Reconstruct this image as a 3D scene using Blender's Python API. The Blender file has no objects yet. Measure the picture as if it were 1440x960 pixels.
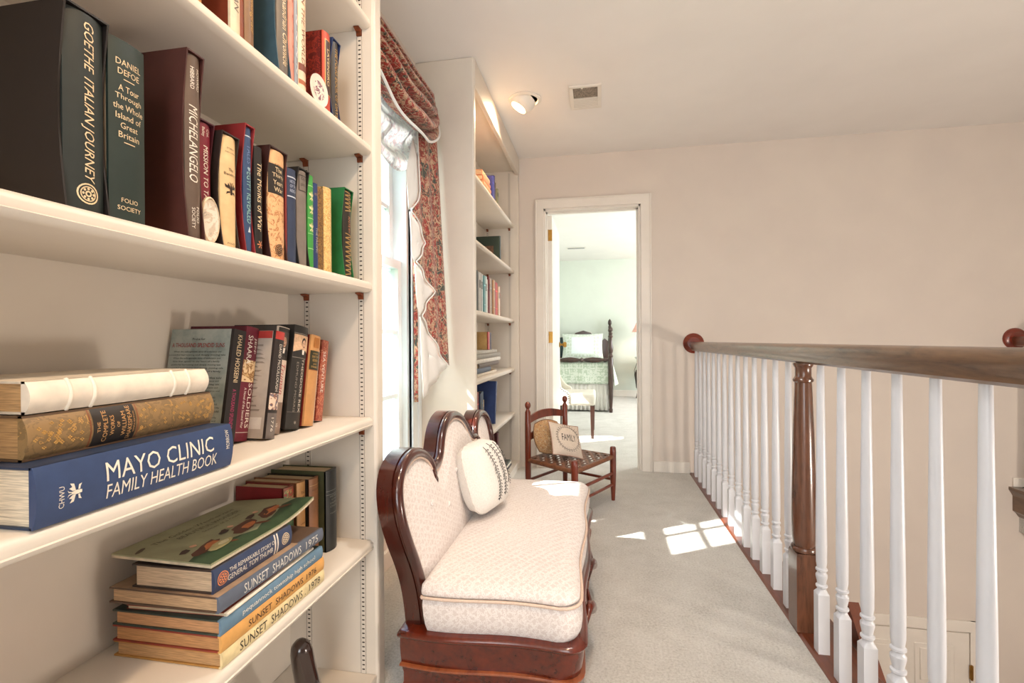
import bpy, bmesh, math, random
from mathutils import Vector, Matrix
random.seed(7)
sc = bpy.context.scene
COL = sc.collection
R = math.radians

# ------------------------------------------------------------------ camera
YAW, ROLL, FPX = R(10.25), R(0.36), 680.0
cam_d = bpy.data.cameras.new('camera'); cam = bpy.data.objects.new('camera', cam_d); COL.objects.link(cam)
cam_d.sensor_fit = 'HORIZONTAL'; cam_d.sensor_width = 36; cam_d.lens = 36 * FPX / 1440; cam_d.clip_start = .02
_f = Vector((-math.sin(YAW), math.cos(YAW), -0.0018)).normalized()
_r0 = Vector((math.cos(YAW), math.sin(YAW), 0))
_u0 = _r0.cross(_f)
_r = math.cos(ROLL) * _r0 - math.sin(ROLL) * _u0
_u = math.sin(ROLL) * _r0 + math.cos(ROLL) * _u0
cam.matrix_world = Matrix(((_r.x, _u.x, -_f.x, 0), (_r.y, _u.y, -_f.y, 0), (_r.z, _u.z, -_f.z, 1.0), (0, 0, 0, 1)))
sc.camera = cam

# ------------------------------------------------------------------ light and exposure
sc.view_settings.view_transform = 'Standard'; sc.view_settings.look = 'None'
sc.view_settings.gamma = 1.0; sc.view_settings.use_curve_mapping = False
sc.view_settings.exposure = 0.30
W = bpy.data.worlds.new('world'); sc.world = W; W.use_nodes = True
nt = W.node_tree; bg = nt.nodes['Background']
sky = nt.nodes.new('ShaderNodeTexSky'); sky.sky_type = 'NISHITA'; sky.sun_disc = False
sky.sun_elevation = R(42); sky.sun_rotation = R(240); sky.air_density = 1.0; sky.dust_density = 2.0
nt.links.new(sky.outputs[0], bg.inputs[0]); bg.inputs[1].default_value = 0.42

def light(name, typ, loc, energy, color, size=.1, size_y=None, aim=None, spot=None, blend=.6):
    d = bpy.data.lights.new(name, typ); o = bpy.data.objects.new(name, d); COL.objects.link(o)
    o.location = loc; d.energy = energy; d.color = color
    if typ == 'AREA':
        d.shape = 'RECTANGLE'; d.size = size; d.size_y = size_y or size
    elif typ == 'SUN': d.angle = size
    else: d.shadow_soft_size = size
    if typ == 'SPOT': d.spot_size = spot; d.spot_blend = blend
    if aim is not None:
        o.rotation_euler = (Vector(aim) - Vector(loc)).to_track_quat('-Z', 'Y').to_euler()
    return o
WARM = (1, .80, .60); NEUT = (1, .955, .90); DAY = (.90, .95, 1.0)
SUN = light('sun', 'SUN', (0, 0, 0), 16.0, (1, .95, .87), R(.6), aim=(1.0, .60, -1.08))
# added area fills with no window there: behind the camera and at bedroom right
light('hall_front_fill', 'AREA', (.15, -2.4, 1.25), 46, (.88, .95, 1.0), 1.5, 1.9, aim=(.35, 3, 1.2))
light('bedroom_fill', 'AREA', (2.9, 6.3, 1.4), 112, (.97, .985, 1), 1.6, 1.5, aim=(0, 6.3, 1.0))
# unseen lights: assumed recessed bookcase spot and foyer chandelier, added fill behind the camera
light('assumed_recessed_light', 'SPOT', (.12, .62, 2.42), 54, (1, .67, .40), .05, aim=(-.72, .80, 1.0), spot=R(98), blend=.8)  # assumed ceiling spot out of view, no fixture modelled
light('assumed_chandelier_light', 'POINT', (2.25, .75, .25), 80, (1, .88, .76), .16)  # assumed low source in the stairwell, a bare point without a fixture
light('carpet_fill_light', 'SPOT', (.15, 1.5, 2.42), 42, NEUT, .06, aim=(.2, 1.7, 0), spot=R(150), blend=.8)  # added fill spot out of view, brightens the carpet and seat
light('hall_rear_fill', 'POINT', (.05, -1.1, 2.15), 20, NEUT, .14)  # added point fill near the ceiling, no lamp is modelled there

# ------------------------------------------------------------------ materials
def lin(h, a=1.0):
    h = h.lstrip('#'); out = []
    for i in (0, 2, 4):
        c = int(h[i:i+2], 16) / 255
        out.append(c / 12.92 if c <= .04045 else ((c + .055) / 1.055) ** 2.4)
    return (*out, a)
MC = {}
def newmat(name):
    m = bpy.data.materials.new(name); m.use_nodes = True
    return m, m.node_tree, m.node_tree.nodes['Principled BSDF']
def node(t, typ, **kw):
    n = t.nodes.new(typ)
    for k, v in kw.items(): setattr(n, k, v)
    return n
def ramp(t, fac, stops, interp='LINEAR'):
    r = node(t, 'ShaderNodeValToRGB'); r.color_ramp.interpolation = interp
    e = r.color_ramp.elements
    while len(e) < len(stops): e.new(.5)
    for q, (p, c) in zip(e, stops): q.position = p; q.color = lin(c) if isinstance(c, str) else c
    t.links.new(fac, r.inputs[0]); return r.outputs[0]
def coords(t, scale=(1, 1, 1), rot=(0, 0, 0)):
    tc = node(t, 'ShaderNodeTexCoord'); mp = node(t, 'ShaderNodeMapping')
    mp.inputs['Scale'].default_value = scale; mp.inputs['Rotation'].default_value = rot
    t.links.new(tc.outputs['Object'], mp.inputs[0]); return mp.outputs[0]
def noise(t, vec, scale, detail=3, rough=.55, dist=0):
    n = node(t, 'ShaderNodeTexNoise'); n.inputs['Scale'].default_value = scale
    n.inputs['Detail'].default_value = detail; n.inputs['Roughness'].default_value = rough
    n.inputs['Distortion'].default_value = dist
    t.links.new(vec, n.inputs['Vector']); return n.outputs[0]
def bump(t, b, h, strength=.3, dist=.002):
    n = node(t, 'ShaderNodeBump'); n.inputs['Strength'].default_value = strength; n.inputs['Distance'].default_value = dist
    t.links.new(h, n.inputs['Height']); t.links.new(n.outputs[0], b.inputs['Normal'])
def shade(h, k):
    h = h.lstrip('#'); return '#%02x%02x%02x' % tuple(max(0, min(255, int(int(h[i:i+2], 16) * k))) for i in (0, 2, 4))
def plain(hexc, rough=.55, metal=0, var=.10, scale=40, bmp=.08, name='paint', spec=None):
    key = ('plain', hexc, rough, metal, var, scale, bmp)
    if key in MC: return MC[key]
    m, t, b = newmat(name + '_' + hexc.strip('#')); v = coords(t)
    n = noise(t, v, scale)
    c = ramp(t, n, [(.3, shade(hexc, 1 - var)), (.7, shade(hexc, 1 + var * .6))])
    t.links.new(c, b.inputs['Base Color']); b.inputs['Roughness'].default_value = rough; b.inputs['Metallic'].default_value = metal
    if spec is not None: b.inputs['Specular IOR Level'].default_value = spec
    if bmp: bump(t, b, n, bmp, .001)
    MC[key] = m; return m
def wood(hexd, hexl, axis='y', rough=.3, scale=14, name='wood', coat=.3):
    key = ('wood', hexd, hexl, axis, rough, scale)
    if key in MC: return MC[key]
    s = {'x': (.12, 1, 1), 'y': (1, .12, 1), 'z': (1, 1, .12)}[axis]
    m, t, b = newmat(name + '_' + axis); v = coords(t, s)
    n1 = noise(t, v, scale, 6, .65, 1.2); n2 = noise(t, v, scale * 9, 3, .6)
    mx = node(t, 'ShaderNodeMath', operation='MULTIPLY_ADD'); mx.inputs[1].default_value = .35
    t.links.new(n2, mx.inputs[0]); t.links.new(n1, mx.inputs[2])
    c = ramp(t, mx.outputs[0], [(.42, hexd), (.62, shade(hexl, .85)), (.82, hexl)])
    t.links.new(c, b.inputs['Base Color']); b.inputs['Roughness'].default_value = rough
    b.inputs['Coat Weight'].default_value = coat; b.inputs['Coat Roughness'].default_value = .15
    bump(t, b, mx.outputs[0], .12, .001)
    MC[key] = m; return m
def pages_mat(hexc='#cdb592'):
    key = ('pages', hexc)
    if key in MC: return MC[key]
    m, t, b = newmat('book_pages'); v = coords(t, (1, 30, 1))
    n = noise(t, v, 26, 2, .6)
    c = ramp(t, n, [(.3, shade(hexc, .78)), (.7, shade(hexc, 1.08))]); t.links.new(c, b.inputs['Base Color'])
    b.inputs['Roughness'].default_value = .8; bump(t, b, n, .4, .0008); MC[key] = m; return m
def print_mat(stops, scale, name, dist=1.0, rough=.5, detail=4):
    key = ('print', name)
    if key in MC: return MC[key]
    m, t, b = newmat(name); v = coords(t); n = noise(t, v, scale, detail, .6, dist)
    c = ramp(t, n, stops, 'CONSTANT'); t.links.new(c, b.inputs['Base Color']); b.inputs['Roughness'].default_value = rough
    MC[key] = m; return m

M_WALL = plain('#d9cec3', .75, var=.015, scale=3, bmp=.02, name='wall_paint')
M_CEIL = plain('#f1ede9', .85, var=.012, scale=3, bmp=.02, name='ceiling_paint')
M_CASE = plain('#dad1c4', .42, var=.02, scale=5, bmp=.03, name='bookcase_paint')
M_TRIM = plain('#e9e2d8', .38, var=.02, scale=6, bmp=.02, name='trim_paint')
M_WHITE = plain('#d0d2d7', .30, var=.02, scale=6, bmp=.02, name='baluster_paint')
M_GREEN = plain('#d9dfd4', .75, var=.015, scale=3, bmp=.02, name='bedroom_paint')
M_SASH = plain('#e4ecf0', .35, var=.015, scale=6, bmp=.02, name='sash_paint')
M_MAHO = wood('#2a0b07', '#66220f', 'y', .22, 9, 'mahogany', .6)
M_MAHOZ = wood('#1c0907', '#48180f', 'z', .22, 9, 'mahogany', .6)
M_OAK = wood('#20150f', '#74573f', 'y', .3, 30, 'oak', .5)
M_OAKZ = wood('#24150f', '#6b4430', 'z', .26, 22, 'oak_post', .5)
M_OAKR = wood('#331509', '#6e351d', 'y', .32, 18, 'red_oak', .3)
M_CHERRY = wood('#4a170c', '#82341d', 'z', .3, 16, 'cherry', .4)
M_DARKW = wood('#1c100c', '#45291f', 'z', .3, 16, 'dark_walnut', .4)
M_BRASS = plain('#a9803f', .3, .9, .1, 30, .02, 'brass')
M_COPPER = plain('#8a4a2c', .4, .6, .2, 60, .05, 'copper')
M_BLACK = plain('#181614', .6, var=.1, name='black')
M_DARKSLOT = plain('#2a1d16', .8, var=.05, name='slot')

def carpet():
    m, t, b = newmat('carpet'); v = coords(t)
    n1 = noise(t, v, 7, 5, .65, .3); n2 = noise(t, v, 120, 5, .8); n3 = noise(t, v, 320, 2, .6)
    lo = node(t, 'ShaderNodeMath', operation='MULTIPLY'); lo.inputs[1].default_value = .35; t.links.new(n1, lo.inputs[0])
    mx = node(t, 'ShaderNodeMath', operation='MULTIPLY_ADD'); mx.inputs[1].default_value = .95
    t.links.new(n2, mx.inputs[0]); t.links.new(lo.outputs[0], mx.inputs[2])
    c = ramp(t, mx.outputs[0], [(.42, '#aaa59b'), (.62, '#d6d2ca'), (.85, '#eeebe5')]); t.links.new(c, b.inputs['Base Color'])
    b.inputs['Roughness'].default_value = .95; b.inputs['Specular IOR Level'].default_value = .1
    b.inputs['Sheen Weight'].default_value = .3
    ad = node(t, 'ShaderNodeMath', operation='ADD'); t.links.new(n2, ad.inputs[0]); t.links.new(n3, ad.inputs[1])
    bump(t, b, ad.outputs[0], .9, .006); return m
M_CARPET = carpet()

def damask(hexa, hexb, name, scale, strength=.35, vec_rot=(0, 0, 0)):
    m, t, b = newmat(name); v = coords(t, (1, 1, 1), vec_rot)
    w1 = node(t, 'ShaderNodeTexVoronoi', feature='DISTANCE_TO_EDGE'); w1.inputs['Scale'].default_value = scale; w1.inputs['Randomness'].default_value = .25
    w2 = node(t, 'ShaderNodeTexVoronoi', feature='F1'); w2.inputs['Scale'].default_value = scale * 2.4; w2.inputs['Randomness'].default_value = .35
    t.links.new(v, w1.inputs['Vector']); t.links.new(v, w2.inputs['Vector'])
    n = noise(t, v, scale * 3, 3, .6, 2.0)
    a = node(t, 'ShaderNodeMath', operation='MULTIPLY_ADD'); a.inputs[1].default_value = .5
    t.links.new(w2.outputs['Distance'], a.inputs[0]); t.links.new(w1.outputs['Distance'], a.inputs[2])
    a2 = node(t, 'ShaderNodeMath', operation='MULTIPLY_ADD'); a2.inputs[1].default_value = .45
    t.links.new(n, a2.inputs[0]); t.links.new(a.outputs[0], a2.inputs[2])
    c = ramp(t, a2.outputs[0], [(.40, hexa), (.47, hexb), (.58, hexb), (.64, hexa)]); t.links.new(c, b.inputs['Base Color'])
    b.inputs['Roughness'].default_value = .62; b.inputs['Sheen Weight'].default_value = .15
    fine = noise(t, v, 700, 2, .6); mx = node(t, 'ShaderNodeMath', operation='ADD')
    t.links.new(fine, mx.inputs[0]); t.links.new(c, mx.inputs[1])
    bump(t, b, mx.outputs[0], strength, .0012); return m
M_SEAT = damask('#d6cbc6', '#e8e1dd', 'damask_ivory', 62, .35, (R(30), R(35), R(45)))
M_QUILT = damask('#bccab4', '#e0e6d9', 'quilt_green', 11, .3)
M_PIPING = plain('#d8c0ae', .6, var=.05, scale=200, bmp=.2, name='piping')
M_PILLOW = plain('#e6e1da', .8, var=.04, scale=220, bmp=.3, name='pillow_cloth')
M_THREAD = plain('#3a3536', .8, name='thread')
M_LINEN = plain('#d8c8b8', .85, var=.06, scale=250, bmp=.4, name='linen')

def floral():
    m, t, b = newmat('curtain_floral'); v = coords(t)
    n1 = noise(t, v, 19, 4, .6, 1.0); n2 = noise(t, v, 34, 4, .65, 1.4); n3 = noise(t, v, 60, 3, .6, 1.5)
    v1 = node(t, 'ShaderNodeTexVoronoi', feature='DISTANCE_TO_EDGE'); v1.inputs['Scale'].default_value = 26
    t.links.new(v, v1.inputs['Vector'])
    base = ramp(t, n3, [(.3, '#7d1f1c'), (.6, '#a8342b')])
    def layer(prev, fac, lo, hi, colr):
        k = ramp(t, fac, [(lo, (0, 0, 0, 1)), (hi, (1, 1, 1, 1))])
        mx = node(t, 'ShaderNodeMix', data_type='RGBA'); t.links.new(k, mx.inputs[0]); t.links.new(prev, mx.inputs[6])
        mx.inputs[7].default_value = lin(colr); return mx.outputs[2]
    o = layer(base, n2, .515, .53, '#c3a084')
    o = layer(o, n1, .565, .58, '#39423c')
    inv = node(t, 'ShaderNodeMath', operation='SUBTRACT'); inv.inputs[0].default_value = 1; t.links.new(v1.outputs['Distance'], inv.inputs[1])
    o = layer(o, inv.outputs[0], .975, .985, '#d0b496')
    n4 = noise(t, v, 52, 3, .6, 2.0)
    o = layer(o, n4, .585, .60, '#54503f')
    t.links.new(o, b.inputs['Base Color']); b.inputs['Roughness'].default_value = .75; b.inputs['Sheen Weight'].default_value = .2
    fine = noise(t, v, 600, 2, .6); bump(t, b, fine, .25, .001); return m
M_FLORAL = floral()
def lining():
    m, t, b = newmat('curtain_lining'); v = coords(t)
    n = noise(t, v, 17, 4, .6, 2.4); c = ramp(t, n, [(.50, '#e8e6e4'), (.56, '#c3ccd2'), (.60, '#d9b9b8'), (.66, '#e4e4e6')])
    t.links.new(c, b.inputs['Base Color']); b.inputs['Roughness'].default_value = .8
    tr = node(t, 'ShaderNodeBsdfTranslucent'); t.links.new(c, tr.inputs[0]); mx = node(t, 'ShaderNodeMixShader'); mx.inputs[0].default_value = .45
    out = t.nodes['Material Output']; t.links.new(b.outputs[0], mx.inputs[1]); t.links.new(tr.outputs[0], mx.inputs[2]); t.links.new(mx.outputs[0], out.inputs[0])
    return m
M_LINING = lining()
def white_lining():
    m, t, b = newmat('curtain_white_lining'); b.inputs['Base Color'].default_value = lin('#ecebe8'); b.inputs['Roughness'].default_value = .8
    n = noise(t, coords(t), 300); bump(t, b, n, .15, .001); return m
M_WLINING = white_lining()
def glass():
    m = bpy.data.materials.new('window_glass'); m.use_nodes = True; t = m.node_tree; t.nodes.clear()
    o = node(t, 'ShaderNodeOutputMaterial'); tr = node(t, 'ShaderNodeBsdfTransparent'); gl = node(t, 'ShaderNodeBsdfGlossy')
    tr.inputs[0].default_value = (.95, .985, 1, 1); gl.inputs['Roughness'].default_value = .02
    lw = node(t, 'ShaderNodeLayerWeight'); lw.inputs[0].default_value = .25
    fr = node(t, 'ShaderNodeMath', operation='MULTIPLY'); fr.inputs[1].default_value = .22; t.links.new(lw.outputs['Facing'], fr.inputs[0])
    mx = node(t, 'ShaderNodeMixShader'); t.links.new(fr.outputs[0], mx.inputs[0]); t.links.new(tr.outputs[0], mx.inputs[1]); t.links.new(gl.outputs[0], mx.inputs[2])
    t.links.new(mx.outputs[0], o.inputs[0]); return m
M_GLASS = glass()
def emit(hexc, strength, name):
    m, t, b = newmat(name); b.inputs['Base Color'].default_value = lin(hexc)
    b.inputs['Emission Color'].default_value = lin(hexc); b.inputs['Emission Strength'].default_value = strength; return m

# ------------------------------------------------------------------ geometry helpers
class MB:
    def __init__(s): s.v = []; s.f = []
    def add(s, vs, fs):
        o = len(s.v); s.v += [tuple(p) for p in vs]; s.f += [tuple(i + o for i in f) for f in fs]; return s
    def box(s, x0, x1, y0, y1, z0, z1):
        return s.add([(x0,y0,z0),(x1,y0,z0),(x1,y1,z0),(x0,y1,z0),(x0,y0,z1),(x1,y0,z1),(x1,y1,z1),(x0,y1,z1)],
                     [(0,3,2,1),(4,5,6,7),(0,1,5,4),(1,2,6,5),(2,3,7,6),(3,0,4,7)])
    def prism(s, pts, axis, lo, hi):
        """pts: closed 2D outline; axis x -> (y,z), y -> (x,z), z -> (x,y)"""
        def P(p, q): return {'x': (q, p[0], p[1]), 'y': (p[0], q, p[1]), 'z': (p[0], p[1], q)}[axis]
        n = len(pts); vs = [P(p, lo) for p in pts] + [P(p, hi) for p in pts]
        fs = [tuple(range(n - 1, -1, -1)), tuple(range(n, 2 * n))] + [(i, (i + 1) % n, n + (i + 1) % n, n + i) for i in range(n)]
        return s.add(vs, fs)
    def lathe(s, prof, c=(0, 0, 0), seg=14, axis='z', cap=True):
        vs = []; fs = []
        for r, h in prof:
            for k in range(seg):
                a = 2 * math.pi * k / seg; p, q = r * math.cos(a), r * math.sin(a)
                vs.append({'z': (c[0] + p, c[1] + q, c[2] + h), 'y': (c[0] + p, c[1] + h, c[2] + q), 'x': (c[0] + h, c[1] + p, c[2] + q)}[axis])
        n = len(prof)
        for i in range(n - 1):
            for k in range(seg):
                k2 = (k + 1) % seg; fs.append((i * seg + k, i * seg + k2, (i + 1) * seg + k2, (i + 1) * seg + k))
        if cap: fs.append(tuple(range(seg - 1, -1, -1))); fs.append(tuple((n - 1) * seg + k for k in range(seg)))
        return s.add(vs, fs)
    def tube(s, path, rad, seg=8, cap=True, squash=1.0):
        path = [Vector(p) for p in path]; n = len(path); rr = rad if hasattr(rad, '__len__') else [rad] * n
        vs = []; fs = []; up = None
        for i, p in enumerate(path):
            t = (path[min(i + 1, n - 1)] - path[max(i - 1, 0)]).normalized()
            if up is None: up = Vector((1, 0, 0)) if abs(t.x) < .8 else Vector((0, 0, 1))
            a = (up - t * up.dot(t)).normalized(); b = t.cross(a); up = a
            for k in range(seg):
                w = 2 * math.pi * k / seg; vs.append(p + a * (rr[i] * math.cos(w) * squash) + b * (rr[i] * math.sin(w)))
        for i in range(n - 1):
            for k in range(seg):
                k2 = (k + 1) % seg; fs.append((i * seg + k, i * seg + k2, (i + 1) * seg + k2, (i + 1) * seg + k))
        if cap: fs.append(tuple(range(seg - 1, -1, -1))); fs.append(tuple((n - 1) * seg + k for k in range(seg)))
        return s.add(vs, fs)
    def grid(s, fn, nu, nv, close_u=False):
        vs = [fn(i / nu, j / nv) for j in range(nv + 1) for i in range(nu + 1)]
        fs = [(j * (nu + 1) + i, j * (nu + 1) + i + 1, (j + 1) * (nu + 1) + i + 1, (j + 1) * (nu + 1) + i) for j in range(nv) for i in range(nu)]
        return s.add(vs, fs)
    def loft(s, rings, cap=True):
        n = len(rings[0]); vs = [p for r in rings for p in r]; fs = []
        for i in range(len(rings) - 1):
            for k in range(n):
                k2 = (k + 1) % n; fs.append((i * n + k, i * n + k2, (i + 1) * n + k2, (i + 1) * n + k))
        if cap: fs.append(tuple(range(n - 1, -1, -1))); fs.append(tuple((len(rings) - 1) * n + k for k in range(n)))
        return s.add(vs, fs)
    def ell(s, c, r, seg=12, rings=7):
        prof = [(max(1e-4, math.sin(math.pi * i / rings)), -math.cos(math.pi * i / rings)) for i in range(rings + 1)]
        o = MB().lathe(prof, (0, 0, 0), seg)
        return s.add([(c[0] + p[0] * r[0], c[1] + p[1] * r[1], c[2] + p[2] * r[2]) for p in o.v], o.f)
    def xf(s, mat): s.v = [tuple(mat @ Vector(p)) for p in s.v]; return s
    def build(s, name, mat, parent=None, smooth=None, bevel=0, world=False, solid=0, subsurf=0, fix=False):
        me = bpy.data.meshes.new(name)
        vs = s.v
        if world and parent is not None:
            l = parent.location; vs = [(p[0] - l.x, p[1] - l.y, p[2] - l.z) for p in vs]
        me.from_pydata(vs, [], s.f); me.update()
        if fix:
            bm = bmesh.new(); bm.from_mesh(me); bmesh.ops.recalc_face_normals(bm, faces=bm.faces); bm.to_mesh(me); bm.free()
        me.materials.append(mat)
        if smooth is not None:
            me.polygons.foreach_set('use_smooth', [True] * len(me.polygons)); me.set_sharp_from_angle(angle=R(smooth))
        o = bpy.data.objects.new(name, me); COL.objects.link(o)
        if parent is not None: o.parent = parent
        if solid: md = o.modifiers.new('solid', 'SOLIDIFY'); md.thickness = solid; md.offset = 0
        if subsurf: md = o.modifiers.new('sub', 'SUBSURF'); md.levels = subsurf; md.render_levels = subsurf
        if bevel: md = o.modifiers.new('bevel', 'BEVEL'); md.width = bevel; md.segments = 2; md.limit_method = 'ANGLE'; md.angle_limit = R(40)
        return o
def box(name, mat, parent, x0, x1, y0, y1, z0, z1, bevel=0, world=False):
    return MB().box(x0, x1, y0, y1, z0, z1).build(name, mat, parent, bevel=bevel, world=world, smooth=35 if bevel else None)
def tag(o, label, cat, group=None, kind=None):
    o['label'] = label
    if cat: o['category'] = cat
    if group: o['group'] = group
    if kind: o['kind'] = kind
    return o
def thing(name, label, cat, loc=(0, 0, 0), rot=(0, 0, 0), group=None, kind=None):
    o = bpy.data.objects.new(name, None); COL.objects.link(o); o.empty_display_size = .05
    o.location = loc; o.rotation_euler = rot; return tag(o, label, cat, group, kind)
def structure(o, label): o['kind'] = 'structure'; o['label'] = label; return o
def dup(o, parent=None):
    c = o.copy(); COL.objects.link(c)
    if parent is not None: c.parent = parent
    for ch in list(o.children): dup(ch, c)
    return c

TXT = {}
def slice2d(vs, fs, nx, ny):
    """cut flat polygons into strips so that they follow a curved spine"""
    bm = bmesh.new(); bv = [bm.verts.new((p[0], p[1], 0)) for p in vs]
    for f in fs:
        try: bm.faces.new([bv[i] for i in f])
        except ValueError: pass
    x0, x1 = min(p[0] for p in vs), max(p[0] for p in vs); y0, y1 = min(p[1] for p in vs), max(p[1] for p in vs)
    for k in range(1, nx): bmesh.ops.bisect_plane(bm, geom=bm.verts[:] + bm.edges[:] + bm.faces[:], plane_co=(x0 + (x1 - x0) * k / nx, 0, 0), plane_no=(1, 0, 0))
    for k in range(1, ny): bmesh.ops.bisect_plane(bm, geom=bm.verts[:] + bm.edges[:] + bm.faces[:], plane_co=(0, y0 + (y1 - y0) * k / ny, 0), plane_no=(0, 1, 0))
    bm.verts.index_update(); out = [(v.co.x, v.co.y) for v in bm.verts], [tuple(v.index for v in f.verts) for f in bm.faces]
    bm.free(); return out
def text_verts(body, shear=0.0, spacing=1.0, bold=0.0, nx=1, ny=1):
    key = (body, shear, spacing, nx, ny)
    if key in TXT: return TXT[key]
    cu = bpy.data.curves.new('txt', 'FONT'); cu.body = body; cu.size = 1; cu.shear = shear; cu.space_character = spacing; cu.resolution_u = 2; cu.offset = 0
    ob = bpy.data.objects.new('txt', cu); COL.objects.link(ob)
    dg = bpy.context.evaluated_depsgraph_get(); me = bpy.data.meshes.new_from_object(ob.evaluated_get(dg))
    vs = [(v.co.x, v.co.y) for v in me.vertices]; fs = [tuple(p.vertices) for p in me.polygons]
    bpy.data.objects.remove(ob); bpy.data.curves.remove(cu); bpy.data.meshes.remove(me)
    x0 = min(p[0] for p in vs); x1 = max(p[0] for p in vs); y0 = min(p[1] for p in vs); y1 = max(p[1] for p in vs)
    vs = [((p[0] - (x0 + x1) / 2) / (x1 - x0), (p[1] - (y0 + y1) / 2) / (y1 - y0)) for p in vs]
    TXT[key] = slice2d(vs, fs, nx, ny); return TXT[key]
def letters(mb, body, mp, length, height, shear=0, spacing=1.0, bold=0.0, nx=1, ny=1):
    vs, fs = text_verts(body, shear, spacing, bold, nx, ny)
    mb.add([mp(x * length, y * height) for x, y in vs], fs)

# ================================================================== THE SETTING
D = 3.79; CH = 2.44
WX = -.93            # window wall
WY0, WY1, WZ0, WZ1 = 1.46, 2.27, .36, 2.24   # hall window opening
floor = structure(box('floor', M_CARPET, None, -1.02, .657, -2.5, D + .12, -.3, 0), 'pale grey beige hall carpet')
structure(box('floor', M_CARPET, None, -1.02, 3.1, D + .12, 8.9, -.3, 0), 'pale bedroom carpet beyond the doorway')
structure(box('floor', M_CARPET, None, 2.76, 4.3, -2.5, D, -.3, 0), 'carpeted landing across the stairwell')
structure(box('floor', M_OAKR, None, .5, 4.3, -2.5, D, -3.1, -3.0), 'lower entry hall floor')
structure(box('ceiling', M_CEIL, None, -1.05, 4.3, -2.5, D, CH, CH + .1), 'smooth off white hall ceiling')
structure(box('ceiling', M_CEIL, None, -1.05, 3.1, D, 8.95, CH, CH + .1), 'white bedroom ceiling')
def wall_with_holes(name, mat, axis, t0, t1, a0, a1, z0, z1, holes, label):
    """axis x: wall plane normal x, spans y (a) ; axis y: spans x (a)"""
    mb = MB(); xs = sorted({a0, a1, *[h[0] for h in holes], *[h[1] for h in holes]}); zs = sorted({z0, z1, *[h[2] for h in holes], *[h[3] for h in holes]})
    for i in range(len(xs) - 1):
        for j in range(len(zs) - 1):
            cx, cz = (xs[i] + xs[i+1]) / 2, (zs[j] + zs[j+1]) / 2
            if any(h[0] < cx < h[1] and h[2] < cz < h[3] for h in holes): continue
            if axis == 'x': mb.box(t0, t1, xs[i], xs[i+1], zs[j], zs[j+1])
            else: mb.box(xs[i], xs[i+1], t0, t1, zs[j], zs[j+1])
    return structure(mb.build(name, mat), label)
wall_with_holes('wall_left', M_WALL, 'x', WX - .16, WX, -2.5, D + .06, -.3, CH, [(WY0, WY1, WZ0, WZ1)], 'window wall behind the bookcases')
DX0, DX1, DZ = -.43, .315, 2.035
wall_with_holes('wall_end', M_WALL, 'y', D, D + .06, -1.09, 4.3, -3.0, CH, [(DX0, DX1, -.31, DZ)], 'cream end wall with the bedroom doorway')
wall_with_holes('wall_bedroom', M_GREEN, 'y', D + .06, D + .12, -1.09, 3.1, -.3, CH, [(DX0, DX1, -.31, DZ)], 'bedroom side of the doorway wall')
wall_with_holes('wall_bedroom_left', M_GREEN, 'x', -1.16, -1.0, D + .06, 8.95, -.3, CH, [(4.0, 4.6, .7, 1.5)], 'bedroom left wall with an assumed window opening')  # unseen opening, assumed here to let sun and sky in
structure(box('wall_bedroom_back', M_GREEN, None, -1.1, 3.1, 8.8, 8.95, -.3, CH), 'pale green bedroom back wall')
structure(box('wall_bedroom_right', M_GREEN, None, 3.0, 3.1, D + .12, 8.8, -.3, CH), 'bedroom right wall')
structure(box('wall_right', M_WALL, None, 4.2, 4.3, -2.5, D, -3.0, CH), 'wall across the stairwell')
structure(box('wall_back', M_WALL, None, -1.05, 4.3, -2.6, -2.5, -3.0, CH), 'wall behind the camera')
structure(box('wall_stair', M_WALL, None, .60, .74, -2.5, D, -3.0, -.3), 'stairwell wall under the hall')
structure(box('wall_landing', M_TRIM, None, 2.80, 2.9, -2.5, D, -3.0, -.3), 'white wall under the far landing')

# baseboards
def baseboard(name, x0, x1, y0, y1, label, h=.085):
    mb = MB().box(x0, x1, y0, y1, 0, h); return structure(mb.build(name, M_TRIM, bevel=.004, smooth=40), label)
baseboard('baseboard_end', .392, .66, D - .014, D, 'white baseboard right of the doorway')
baseboard('baseboard_landing', 2.72, 4.2, D - .014, D, 'white baseboard on the far landing', .06)
baseboard('baseboard_window', WX, WX + .014, 1.33, 2.37, 'white baseboard under the window')
baseboard('baseboard_bedroom', -1, 3, 8.784, 8.8, 'bedroom baseboard', .11)

# stairwell edge
structure(MB().prism([(.655, -.035), (.655, .001), (.665, .006), (.80, .006), (.812, -.008), (.80, -.03)], 'y', -2.5, D).build('trim_edge', M_OAKR), 'red oak nosing under the balusters')
structure(box('trim_fascia', M_TRIM, None, .657, .785, -2.5, D, -.3, -.032), 'white fascia under the balcony nosing')
structure(MB().prism([(2.70, .0), (2.70, -.02), (2.715, -.045), (2.722, -.06), (2.722, -.16), (2.74, -.175), (2.755, -.20), (2.79, -.22), (2.79, -.3), (2.85, -.3), (2.85, 0)], 'y', -2.5, D - .001).build('trim_landing', M_OAK), 'moulded dark wood edge of the far landing')
st = MB().prism([(1.80, .115), (1.80, -.06), (.4, -1.46), (.4, -1.285)], 'x', .815, .85)
structure(st.build('trim_stringer', M_OAKR), 'dark wood stair skirt descending past the newel')

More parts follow.
